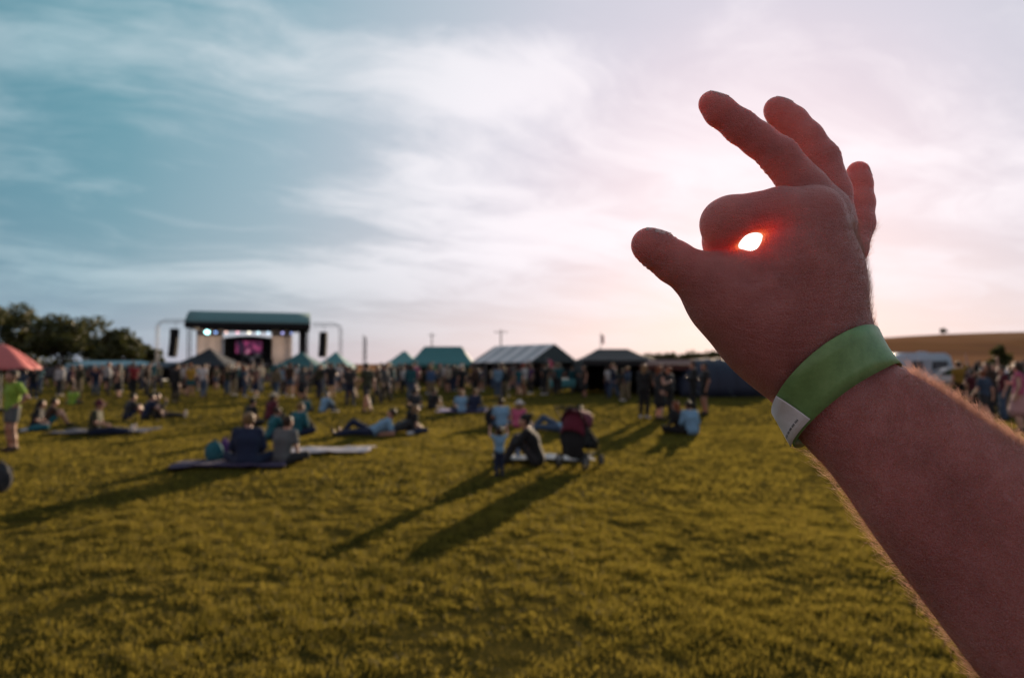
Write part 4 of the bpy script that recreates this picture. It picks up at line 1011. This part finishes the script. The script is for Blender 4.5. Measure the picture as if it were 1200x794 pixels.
# pushchair
x, y = at(681, 548)
e = empty('pushchair', (x, y, float(gh(x, y))), R(-35)); e.scale = (.92,)*3; tag(e, 'black pushchair with a maroon hood standing on the grass by the seated adult in black', 'pushchair')
def wheel_at(par, p, r, w, axis='x'):
    t = MB(); n = 28; rr = w*.5
    def f(u, v):
        a, b_ = u*2*math.pi, v*2*math.pi; R_ = r - rr + rr*math.cos(b_)
        return (p[0]+rr*math.sin(b_), p[1]+R_*math.cos(a), p[2]+R_*math.sin(a))
    wob = t.grid(f, n, 8).build('wheel', M_rubber, par, None, True)
    h_ = MB(); h_.disc(p, r*.3, 'x', w*1.1, 14)
    for k in range(5):
        a = k*2*math.pi/5; h_.tube([(p[0], p[1]+r*.2*math.cos(a), p[2]+r*.2*math.sin(a)), (p[0], p[1]+(r-rr*1.5)*math.cos(a), p[2]+(r-rr*1.5)*math.sin(a))], w*.22, 6)
    h_.build('hub', M_steel, wob, None)
for sx in (-.25, .25): wheel_at(e, (sx, -.30, .125), .125, .045); wheel_at(e, (sx*.8, .34, .095), .095, .045)
o = MB()
for sx in (-.22, .22):
    o.tube([(sx*.8, .34, .1), (sx, .16, .42), (sx, -.22, .72), (sx, -.46, 1.0), (sx*.9, -.50, 1.03)], .014, 8); o.tube([(sx, -.30, .125), (sx, .02, .55)], .014, 8)
o.tube([(-.2, -.50, 1.03), (.2, -.50, 1.03)], .019, 10); o.tube([(-.25, -.30, .125), (.25, -.30, .125)], .012, 8); o.tube([(-.22, .2, .36), (.22, .2, .36)], .012, 8)
o.build('frame', M_black, e, None, True)
MB().grid(lambda u, v: ((u-.5)*(.46-.06*math.sin(6*v)), -.33-.06*math.sin(3.14*v)+.02*math.sin(9*u)+.06*v+.07*abs(2*u-1)**2, .2+.5*v+.02*math.sin(7*u)), 12, 10).build('back_panel', M_cloth, e, C['black'], True, .02)
MB().grid(lambda u, v: ((u-.5)*.38, .24-.30*v if v < .5 else .09-.36*(v-.5), .40-.04*v*2 if v < .5 else .36+.84*(v-.5)), 10, 16).build('seat', M_cloth, e, C['black'], True, .05)
for sx in (-.2, .2): MB().grid(lambda u, v: (sx, .2-.46*u, .36+.05*u+(.12+.25*u)*v), 8, 5).build('side_panel', M_cloth, e, C['black'], True, .02)
def hood(u, v):
    a = math.pi*u; b_ = v*1.75
    return (-.235*math.cos(a), -.20+.36*math.sin(b_)*(.35+.65*math.sin(a))-.13*math.cos(b_)*math.sin(a), .68+.30*math.sin(a)**.7*(1-.22*v*v))
MB().grid(hood, 18, 10).build('hood', M_cloth, e, (.13, .010, .03), True, .012)
MB().grid(lambda u, v: ((u-.5)*(.40+.06*v), -.20-.19*math.sin(v*1.5)*(1-.5*abs(2*u-1)**2), .985-.33*v-.10*abs(2*u-1)**2.5), 14, 10).build('hood_back', M_cloth, e, (.13, .010, .03), True, .015)
MB().grid(lambda u, v: ((u-.5)*.36, .22-.46*v, .20-.06*math.sin(math.pi*u)*math.sin(math.pi*v)+.03*abs(2*u-1)), 10, 10).build('basket', M_cloth, e, C['charcoal'], True, .015)
MB().grid(lambda u, v: ((u-.5)*.40, .15+.06*math.sin(3*u+2*v)-.02*v, .30+.28*v), 10, 8).build('blanket_cover', M_cloth, e, C['black'], True, .03)
# ------------------------------------------------------------------ stage
M_scrim = tinted('stage_scrim', .8, .1, 1.2, .1, .45)
def stage():
    D = 75.0; k = D/FPX; x0 = (295-600)*k
    e = empty('concert_stage', (x0, D, 0), R(17)); tag(e, 'open concert stage with teal roof, pale side screens and a dark middle', 'stage')
    W, DP = 5.85, 8.0
    MB().box((0, 0, .85), (2*W, DP, 1.7), bevel=.03).build('deck', M_black, e)
    MB().grid(lambda u, v: ((u-.5)*2*W*1.02, -DP/2-.06-.03*math.sin(u*90), 1.72*v), 90, 2).build('skirt', M_cloth, e, C['black'], True)
    o = MB()
    def roof(u, v):
        t = v; return ((u-.5)*2*(W+.25), -DP/2-.5+(DP+.6)*t, 6.05+1.35*math.sin(min(t*2.2, 1)*math.pi/2)-1.0*max(0, t-.55))
    o.grid(roof, 8, 14).build('roof', M_canvas, e, (.11, .23, .24), True, .05)
    for s in (-1, 1):
        o = MB(); o.grid(lambda u, v: (s*(W+.25), -DP/2-.5+(DP+.6)*u, 6.05+(1.35*math.sin(min(u*2.2, 1)*math.pi/2)-1.0*max(0, u-.55))*v), 14, 2)
        o.build('roof_end', M_coat, e, (.02, .05, .055), False, .04)
    o = MB().box((0, -DP/2-.35, 5.72), (2*W+.5, .5, .6), bevel=.03).box((0, DP/2-.3, 5.72), (2*W+.4, .4, .5))
    for s in (-1, 1): o.box((s*(W-.05), 0, 5.72), (.42, DP, .5))
    o.build('roof_truss', M_black, e)
    for sx in (-1, 1):
        for sy in (-1, 1):
            t = MB(); X_, Y_ = sx*(W-.1), sy*(DP/2-.3)
            for dx in (-.16, .16):
                for dy in (-.16, .16): t.tube([(X_+dx, Y_+dy, 0), (X_+dx, Y_+dy, 6)], .03, 6)
            for q in range(12):
                z = .5*q; t.tube([(X_-.16, Y_-.16, z), (X_+.16, Y_-.16, z+.5)], .015, 5).tube([(X_+.16, Y_+.16, z), (X_-.16, Y_+.16, z+.5)], .015, 5)
            t.build('truss_tower', M_black, e)
    for a, b_, yy in ((-5.7, -3.0, .8), (3.1, 4.2, .8), (2.0, 3.15, 1.0)):
        MB().grid(lambda u, v: (a+(b_-a)*u, yy+.05*math.sin(u*16), 1.75+3.75*v), 24, 3).build('side_screen', M_scrim, e, (.70, .66, .66), True, .02)
    MB().grid(lambda u, v: (4.95+.8*u, .2+.04*math.sin(u*18), 1.75+3.75*v), 10, 3).build('wing_drape', M_cloth, e, (.05, .04, .045), True, .02)
    MB().grid(lambda u, v: (-3.0+5.2*u, 1.2+.07*math.sin(u*60), 1.75+(2.9+.25*math.sin(u*3.1))*v), 60, 3).build('back_drape', M_cloth, e, C['black'], True, .02)
    scr = MB().box((-.35, .9, 3.6), (2.9, .12, 1.5), bevel=.02).build('video_screen', M_black, e)
    m, nt, b = new_mat('video_picture'); tc = node(nt, 'ShaderNodeTexCoord').outputs['Object']
    nz = node(nt, 'ShaderNodeTexNoise', {'Vector': tc, 'Scale': 1.3, 'Detail': 3.0}).outputs[0]
    c = ramp(nt, nz, [(.40, (.02, .015, .04)), (.52, (.16, .03, .10)), (.62, (.7, .10, .30)), (.72, (.9, .5, .6))])
    b.inputs['Base Color'].default_value = (.02, .02, .02, 1); nt.links.new(c, b.inputs['Emission Color']); b.inputs['Emission Strength'].default_value = .3
    MB().box((-.35, .83, 3.6), (2.75, .02, 1.36)).build('picture', m, scr)
    for j, (xx, cc, st, r_) in enumerate([(-4.0, (.45, .95, .95), 5, .24), (-3.2, (.3, .5, 1), 1.5, .14), (-2.2, (1, .6, .5), 1.5, .14), (-1.1, (1, .5, .6), 1.5, .15), (0, (1, .9, .7), 2, .15), (.9, (.6, .9, 1), 2, .14), (1.9, (.6, .8, 1), 1.5, .15), (3.3, (.5, .5, 1), 1.3, .14), (4.2, (.4, .5, 1), 1.0, .13)]):
        z = 5.02; l = MB().tube([(xx, -DP/2-.15, z+.28), (xx, -DP/2-.32, z)], .17, 12, .20).tube([(xx-.2, -DP/2-.2, z+.1), (xx, -DP/2-.2, z+.42), (xx+.2, -DP/2-.2, z+.1)], .02, 6).build('stage_lamp', M_black, e)
        MB().tube([(xx, -DP/2-.325, z-.01), (xx, -DP/2-.34, z-.03)], r_, 14).build('lens', emit('lamp_light', cc, st), l)
    for q in range(5):
        MB().box((-2.4+q*1.1, -DP/2+.6, 2.0), (.75, .6, .55), bevel=.05).build('monitor_speaker', M_black, e)
    dk = MB().disc((.1, -.6, 2.25), .32, 'y', .5, 20).disc((-.5, -.5, 2.75), .2, 'z', .3, 16).disc((.6, -.5, 2.7), .22, 'z', .35, 16)
    for a in (-.9, 1.0): dk.tube([(a, -.5, 1.7), (a, -.5, 3.0)], .02, 6).disc((a, -.5, 3.0), .28, 'z', .02, 18)
    dk.build('drum_kit', M_steel, e)
    for s in (-1, 1):
        st = MB()
        for q in range(5): st.box((s*(W+.9), -1.5+q*.3, .15+.32*q), (1.0, .32, .06))
        st.build('stair', M_steel, e)
stage()
def pa_tower(label, pxa, pxb, top, pxs, y0, y1):
    D = 73.0; k = D/FPX; Z_ = lambda py: 1.6+(428-py)*k
    e = empty('speaker_tower', ((pxs-600)*k, D, 0)); tag(e, label, 'speaker tower', 'speaker towers of the stage')
    xa, xb = (pxa-pxs)*k, (pxb-pxs)*k; zt = Z_(top); t = MB()
    for dx in (-.14, .14):
        t.tube([(xa+dx, 0, 0), (xa+dx, 0, zt-.6), (xa+dx+.25*(1 if xb > xa else -1), 0, zt-.1), (xa+.7*(1 if xb > xa else -1), 0, zt+dx), (xb, 0, zt+dx)], .045, 6)
    for q in range(14): t.tube([(xa-.14, 0, q*.42), (xa+.14, 0, q*.42+.42)], .02, 5)
    t.box((xa, 0, .05), (1.6, 1.6, .1)); t.build('frame', M_steel, e)
    n = 9; hh = (Z_(y0)-Z_(y1))/n
    for q in range(n):
        z = Z_(y0)-(q+.5)*hh; MB().box((0, -.35-.012*q*q*.5, z), (.78, .55, hh*.94), Matrix.Rotation(-.03*q, 3, 'X'), .03).build('cabinet', M_black, e)
    MB().tube([(0, -.3, Z_(y0)), (0, 0, zt)], .03, 6).build('chain', M_steel, e)
pa_tower('tall curved stack of black speakers on a thin frame, behind the dark gazebo', 184, 224, 376, 206, 385, 418)
pa_tower('curved stack of black speakers on a thin frame, above the light teal gazebo', 399, 366, 380, 380, 389, 418)

# ------------------------------------------------------------------ tents
def gazebo(name, label, px_c, D, wpx, dep, eave, peak, ridge=.0, col=C['black'], walls='', wall_col=None, rz=0.0, sag=.06, cat='gazebo', stripes=False, valance=.28):
    k = D/FPX; W = wpx*k/2; x = (px_c-600)*k; Ze, Zp = 1.6+(428-eave)*k, 1.6+(428-peak)*k; H = dep/2
    e = empty(name, (x, D+H, 0), rz); tag(e, label, cat)
    rx = ridge*k/2
    def roof(u, v):
        X_, Y_ = (u*2-1)*W, (v*2-1)*H
        t = max(max(0, abs(X_)-rx)/max(W-rx, .01), abs(Y_)/H)
        z = Zp + (Ze-Zp)*t - sag*math.sin(math.pi*t)*(Zp-Ze); return (X_, Y_, z)
    nu, nv = 28, 16
    MB().grid(roof, nu, nv).build('roof', M_canvas, e, col, False, .02)
    o = MB(); o.grid(lambda u, v: ((u*2-1)*W, -H, Ze-valance*v-.02*math.sin(u*40)*v), 30, 2).grid(lambda u, v: ((u*2-1)*W, H, Ze-valance*v), 8, 1)
    for s in (-1, 1): o.grid(lambda u, v: (s*W, (u*2-1)*H, Ze-valance*v), 8, 1)
    o.build('valance', M_canvas, e, tuple(c*.85 for c in col), False, .012)
    for sx in (-1, 1):
        for sy in (-1, 1): MB().tube([(sx*(W-.05), sy*(H-.05), 0), (sx*(W-.05), sy*(H-.05), Ze)], .03, 8).disc((sx*(W-.05), sy*(H-.05), .02), .09, 'z', .04, 10).build('leg', M_steel, e)
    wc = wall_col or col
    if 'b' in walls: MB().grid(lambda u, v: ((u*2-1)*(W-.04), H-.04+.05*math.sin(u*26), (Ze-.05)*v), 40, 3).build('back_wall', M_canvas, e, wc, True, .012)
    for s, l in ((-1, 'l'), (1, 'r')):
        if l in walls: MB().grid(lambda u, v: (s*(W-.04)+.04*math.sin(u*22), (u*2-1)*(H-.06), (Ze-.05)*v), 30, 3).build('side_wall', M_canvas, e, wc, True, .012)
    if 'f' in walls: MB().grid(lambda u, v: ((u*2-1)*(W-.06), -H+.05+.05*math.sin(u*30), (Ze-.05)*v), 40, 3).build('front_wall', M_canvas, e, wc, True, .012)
    return e
TEALD, TEALL = (.03, .13, .14), (.10, .28, .29)
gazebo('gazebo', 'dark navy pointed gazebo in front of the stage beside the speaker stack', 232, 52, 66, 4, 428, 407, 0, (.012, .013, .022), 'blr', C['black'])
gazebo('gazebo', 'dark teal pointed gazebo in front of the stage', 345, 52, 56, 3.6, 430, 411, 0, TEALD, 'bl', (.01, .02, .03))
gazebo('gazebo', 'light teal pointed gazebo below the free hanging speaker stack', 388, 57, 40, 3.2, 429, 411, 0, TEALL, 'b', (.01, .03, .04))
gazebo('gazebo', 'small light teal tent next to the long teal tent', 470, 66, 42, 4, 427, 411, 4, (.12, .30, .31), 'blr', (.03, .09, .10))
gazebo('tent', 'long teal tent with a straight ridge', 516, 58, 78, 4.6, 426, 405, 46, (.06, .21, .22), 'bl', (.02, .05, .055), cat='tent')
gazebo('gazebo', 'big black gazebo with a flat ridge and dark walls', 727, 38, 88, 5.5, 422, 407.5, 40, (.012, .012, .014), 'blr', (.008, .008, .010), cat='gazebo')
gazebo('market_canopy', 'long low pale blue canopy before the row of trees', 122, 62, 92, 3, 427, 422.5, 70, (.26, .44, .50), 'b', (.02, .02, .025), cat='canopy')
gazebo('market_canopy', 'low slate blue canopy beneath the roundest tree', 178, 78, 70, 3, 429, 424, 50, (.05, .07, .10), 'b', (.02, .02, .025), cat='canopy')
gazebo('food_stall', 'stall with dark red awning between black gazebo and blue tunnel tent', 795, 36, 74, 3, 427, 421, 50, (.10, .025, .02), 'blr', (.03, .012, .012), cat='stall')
# the big pale marquee, its gable turned towards the viewer
def marquee():
    D = 46.0; k = D/FPX; W = 2.25; L = 7.0
    x = (652-600)*k; e = empty('marquee', (x, D+1.6, 0), R(38)); tag(e, 'large pale striped marquee with an open gable', 'marquee')
    Ze, Zp = 1.6+(428-424)*k, 1.6+(428-402)*k
    m, nt, b = new_mat('striped_canvas'); tc = node(nt, 'ShaderNodeTexCoord').outputs['Object']
    sx = node(nt, 'ShaderNodeSeparateXYZ', {0: tc}).outputs[1]
    st = math_(nt, 'GREATER_THAN', math_(nt, 'SINE', math_(nt, 'MULTIPLY', sx, 4.2)), .25)
    nz = node(nt, 'ShaderNodeTexNoise', {'Vector': tc, 'Scale': 2.0, 'Detail': 4.0}).outputs[0]
    c = mixc(nt, st, (.40, .41, .44), (.75, .72, .73)); c = mixc(nt, math_(nt, 'MULTIPLY', nz, .3), c, (.3, .28, .27))
    nt.links.new(c, b.inputs['Base Color']); b.inputs['Roughness'].default_value = .6
    o = MB()
    for s in (-1, 1): o.grid(lambda u, v: (s*W*(1-v), L*u, Ze+(Zp-Ze)*v-.08*math.sin(math.pi*v)-.05*abs(math.sin(math.pi*u*4))*(1-v)), 32, 8)
    o.build('roof', m, e, None, True, .02)
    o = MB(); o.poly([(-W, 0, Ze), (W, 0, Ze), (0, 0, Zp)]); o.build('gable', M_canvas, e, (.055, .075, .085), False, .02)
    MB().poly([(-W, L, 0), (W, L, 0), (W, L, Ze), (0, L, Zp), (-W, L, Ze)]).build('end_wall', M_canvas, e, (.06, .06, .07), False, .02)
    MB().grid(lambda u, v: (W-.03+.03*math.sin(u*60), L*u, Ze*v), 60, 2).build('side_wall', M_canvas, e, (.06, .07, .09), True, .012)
    for q in range(5):
        for s in (-1, 1): MB().tube([(s*(W-.06), L*q/4*.98+.06, 0), (s*(W-.06), L*q/4*.98+.06, Ze)], .035, 8).build('pole', M_steel, e)
    return e
marquee()
def table(label, px_, D, w, col):
    x = (px_-600)/FPX*D; e = empty('trestle_table', (x, D, 0), R(5)); tag(e, label, 'table')
    MB().box((0, 0, .74), (w, .75, .04), bevel=.01).build('tabletop', M_steel, e)
    def cl(u, v):
        a = (u*2-1)*w*.52
        yy, z = (-.385, .30+.464*v*2) if v < .5 else (-.385+.77*(v-.5)*2, .766)
        return (a, yy+.02*math.sin(u*30)*(1-v), z)
    MB().grid(cl, 30, 8).build('tablecloth', M_cloth, e, col, True, .012)
    for sx in (-1, 1):
        for sy in (-1, 1): MB().tube([(sx*w*.42, sy*.28, 0), (sx*w*.44, sy*.3, .73)], .016, 6).build('leg', M_steel, e)
table('table with light teal cloth at the gable of the pale marquee', 656, 41, 1.7, (.10, .34, .38))
table('table with white cloth inside the pale marquee, behind the teal cloth', 668, 44, 1.9, C['white'])
# tunnel tent
def tunnel():
    D = 35.0; k = D/FPX; xa, xb = (800-600)*k, (905-600)*k; x = (xa+xb)/2; hw = (xb-xa)/2; top = 1.6+(428-419)*k
    e = empty('tunnel_tent', (x, D+1.8, 0)); tag(e, 'long dark blue tunnel tent with rounded end', 'tent')
    def sh(u, v):
        a = math.pi*v; t = (u*2-1); sq = (1-max(0, abs(t)-.35)**2/.4225*.97)**.5
        return (t*hw, -math.cos(a)*1.9*(.55+.45*sq), top*sq*math.sin(a)**.75*(1-.03*math.sin(u*25)**2))
    MB().grid(sh, 40, 20).build('flysheet', M_canvas, e, (.018, .026, .055), True, .015)
    for u in (.2, .4, .6, .8):
        o = MB(); o.tube([Vector(sh(u, j/20))*1.008 for j in range(21)], .012, 6); o.build('pole_sleeve', M_canvas, e, (.01, .012, .02), True)
    o = MB()
    for s in (-1, 1):
        for u in (.15, .5, .85): p = Vector(sh(u, 0 if s < 0 else 1)); o.tube([p+Vector((0, 0, .4)), p+Vector((0, s*1.0, 0))], .006, 5)
    o.build('guy_line', M_steel, e)
tunnel()
# red parasol
x, y = GD(2, 24.0); k = 24/FPX
e = empty('parasol', (x, y, 0)); tag(e, 'faded red parasol above the boy in the lime yellow shirt', 'parasol')
zt, zb, pr = 1.6+(428-403)*k, 1.6+(428-433)*k, 1.2
MB().grid(lambda u, v: (pr*v*math.cos(u*6.2832)*(1-.02*math.cos(u*6.2832*8)), pr*v*math.sin(u*6.2832), zt-(zt-zb)*(v**1.35)*(1-.05*(1-math.cos(u*6.2832*8))*.5)), 48, 10).build('canopy', M_canvas, e, (.62, .15, .14), True, .012)
MB().tube([(0, 0, 0), (0, 0, zt+.08)], .022, 10).build('pole', M_steel, e)
for q in range(8):
    a = q*math.pi/4; MB().tube([(0, 0, zt-.06), (pr*.5*math.cos(a), pr*.5*math.sin(a), zt-.06-(zt-zb)*.4), (pr*.97*math.cos(a), pr*.97*math.sin(a), zb+.0)], .008, 5).build('rib', M_steel, e)
MB().disc((0, 0, .05), .26, 'z', .1, 24).build('base', M_black, e)
# poles against the sky
def pole(name, label, px_, top, D, cross=(), r=.09, flag=None, cat='pole', mat_=None):
    k = D/FPX; x = (px_-600)*k; z = 1.6+(428-top)*k
    e = empty(name, (x, D, 0)); tag(e, label, cat)
    MB().tube([(0, 0, -.1), (0, 0, z)], r*1.15, 8, r*.8).build('post', mat_ or M_bark, e)
    for (dz, w_) in cross:
        c_ = MB().box((0, 0, z-dz), (w_, .14, .14), bevel=.01).build('crossarm', M_bark, e)
        o = MB()
        for t in (-.42, -.2, .2, .42): o.tube([(w_*t, 0, z-dz+.07), (w_*t, 0, z-dz+.28)], .04, 6)
        o.build('insulator', M_steel, c_)
    if flag: MB().grid(lambda u, v: (.1+flag[0]*u*.25, .12*math.sin(u*5), z-.1-flag[1]*v-.2*u), 10, 10).build('flag', M_canvas, e, flag[2], True, .01)
pole('flagpole', 'thin dark flagpole with a furled flag above the walking person', 426, 392, 46, (), .045, (.5, 1.6, (.03, .02, .025)), 'flagpole', M_steel)
pole('utility_pole', 'utility pole rising behind the pale marquee, wide crossarm', 587, 386, 150, ((.6, 3.0),), .16)
pole('utility_pole', 'slim utility pole with short crossarm behind the long teal tent', 506, 390, 170, ((.6, 1.7),), .15)
pole('flagpole', 'slim flagpole with pinkish flag behind the black gazebo', 704, 390, 70, (), .05, (.9, .9, (.4, .12, .12)), 'flagpole', M_steel)
pole('flagpole', 'short flagpole with a round pink banner at the gable of the marquee', 641, 418, 42, (), .025, (1.0, .7, C['pink']), 'flagpole', M_steel)

# ------------------------------------------------------------------ vehicles
def wheel_pair(e, x, y, r, w_):
    wheel_at(e, (x, y, r), r, w_)
def car(label, px_, D, rz, col, kind='car'):
    x = (px_-600)/FPX*D; e = empty('parked_car', (x, D, 0), rz); tag(e, label, 'car', 'cars parked behind the crowd')
    prof = [(-2.05, .32), (-2.1, .62), (-2.0, .85), (-1.3, .93), (-1.05, .95), (.9, .95), (1.55, .9), (1.98, .78), (2.1, .55), (2.08, .32)]
    o = MB().prism(prof, -.84, .84, 'x'); bmesh.ops.bevel(o.bm, geom=[ed for ed in o.bm.edges if abs(abs(ed.verts[0].co.x)-.84) < .01 and abs(abs(ed.verts[1].co.x)-.84) < .01], offset=.09, segments=3, affect='EDGES')
    o.build('body', M_coat, e, col, True)
    cab = [(-1.85, .93), (-1.35, 1.40), (-.9, 1.48), (.15, 1.47), (.55, 1.36), (1.15, .94)]
    def side(xs, z): return xs*(.80-.20*max(0, (z-.9))/.6)
    o = MB(); A = [o.bm.verts.new((side(-1, z), y_, z)) for y_, z in cab]; B_2 = [o.bm.verts.new((side(1, z), y_, z)) for y_, z in cab]
    o.bm.faces.new(A[::-1]); o.bm.faces.new(B_2)
    for q in range(len(cab)-1): o.bm.faces.new((A[q], A[q+1], B_2[q+1], B_2[q]))
    o.build('cabin', M_coat, e, col, True)
    for s in (-1, 1):
        MB().prism([(-1.55, .98), (-1.22, 1.34), (-.35, 1.39), (-.35, .98)], s*.74, s*.80, 'x').build('side_window', M_glass, e)
        MB().prism([(-.25, .98), (-.25, 1.39), (.2, 1.37), (.85, .98)], s*.74, s*.80, 'x').build('side_window', M_glass, e)
        MB().box((s*.90, .75, 1.0), (.16, .1, .12), bevel=.03).build('mirror', M_coat, e, col)
        MB().box((s*.62, 2.04, .68), (.34, .12, .15), bevel=.03).build('headlight', M_glass, e)
        MB().box((s*.68, -2.07, .74), (.22, .08, .2), bevel=.02).build('tail_light', M_coat, e, (.3, .01, .01))
        for y_ in (-1.28, 1.30): wheel_at(e, (s*.80, y_, .31), .31, .2)
    MB().poly([(-.62, .62, 1.36), (.62, .62, 1.36), (.74, 1.13, 1.0), (-.74, 1.13, 1.0)]).build('windscreen', M_glass, e, None, False, .03)
    MB().poly([(-.62, -1.42, 1.38), (.62, -1.42, 1.38), (.72, -1.80, 1.02), (-.72, -1.80, 1.02)]).build('rear_window', M_glass, e, None, False, .03)
def caravan(label, px_, D, rz, col, L=4.2, H=2.5):
    x = (px_-600)/FPX*D; e = empty('caravan', (x, D, 0), rz); tag(e, label, 'caravan')
    prof = [(-L/2, .5), (-L/2-.06, 1.5), (-L/2+.25, H-.15), (-L/2+.6, H), (L/2-.7, H), (L/2-.25, H-.25), (L/2, 1.5), (L/2-.12, .5)]
    o = MB().prism(prof, -1.05, 1.05, 'y'); bmesh.ops.bevel(o.bm, geom=[ed for ed in o.bm.edges if abs(ed.verts[0].co.y-ed.verts[1].co.y) < .01], offset=.08, segments=3, affect='EDGES')
    o.build('shell', M_coat, e, col, True)
    for (a, b_) in ((-1.5, -.6), (.2, 1.5)):
        w_ = MB().box(((a+b_)/2, -1.06, 1.62), (b_-a, .06, .6), bevel=.02).build('window', M_black, e); MB().box(((a+b_)/2, -1.095, 1.62), (b_-a-.12, .02, .48)).build('pane', M_glass, w_)
    d_ = MB().box((-.2, -1.065, 1.3), (.62, .05, 1.5), bevel=.02).build('door', M_coat, e, tuple(c*.93 for c in col)); MB().box((.03, -1.11, 1.25), (.1, .03, .04)).build('handle', M_black, d_)
    MB().box((0, -1.06, .85), (L-.3, .03, .12)).build('trim_stripe', M_coat, e, (.08, .12, .25))
    for s in (-1, 1):
        o = MB(); n = 22
        o.tube([(.1, s*.93, .32), (.1, s*1.09, .32)], .32, n); w2 = o.build('wheel', M_rubber, e, None); MB().tube([(.1, s*1.06, .32), (.1, s*1.11, .32)], .18, 16).build('hub', M_steel, w2)
    MB().tube([(L/2-.2, -.5, .5), (L/2+1.1, 0, .45)], .04, 6).tube([(L/2-.2, .5, .5), (L/2+1.1, 0, .45)], .04, 6).build('tow_bar', M_steel, e)
    MB().box((.3, 0, H+.05), (.5, .5, .12), bevel=.03).build('roof_vent', M_coat, e, col)
caravan('pale grey caravan with a dark window, largest vehicle behind the forearm', 1076, 50, R(12), (.42, .46, .54))
caravan('white camper shell partly behind the pale grey caravan', 1047, 60, R(-10), (.55, .55, .58), 4.6, 2.6)
car('white car between the caravan and the crowd', 1113, 44, R(70), (.55, .52, .52))
car('silver blue car behind the white one, nearest the standing crowd', 1126, 50, R(115), (.25, .30, .40))
car('pinkish white car in the middle of the parked row', 1146, 56, R(80), (.55, .45, .44))
car('pale grey car at the end of the parked row, behind the lavender jumper', 1194, 50, R(75), (.45, .42, .44))
car('charcoal car in the parked row between the pinkish white and pale grey cars', 1172, 52, R(95), (.03, .03, .035))
car('black car beyond the crowd and the red parasol', 58, 66, R(85), (.012, .013, .018))
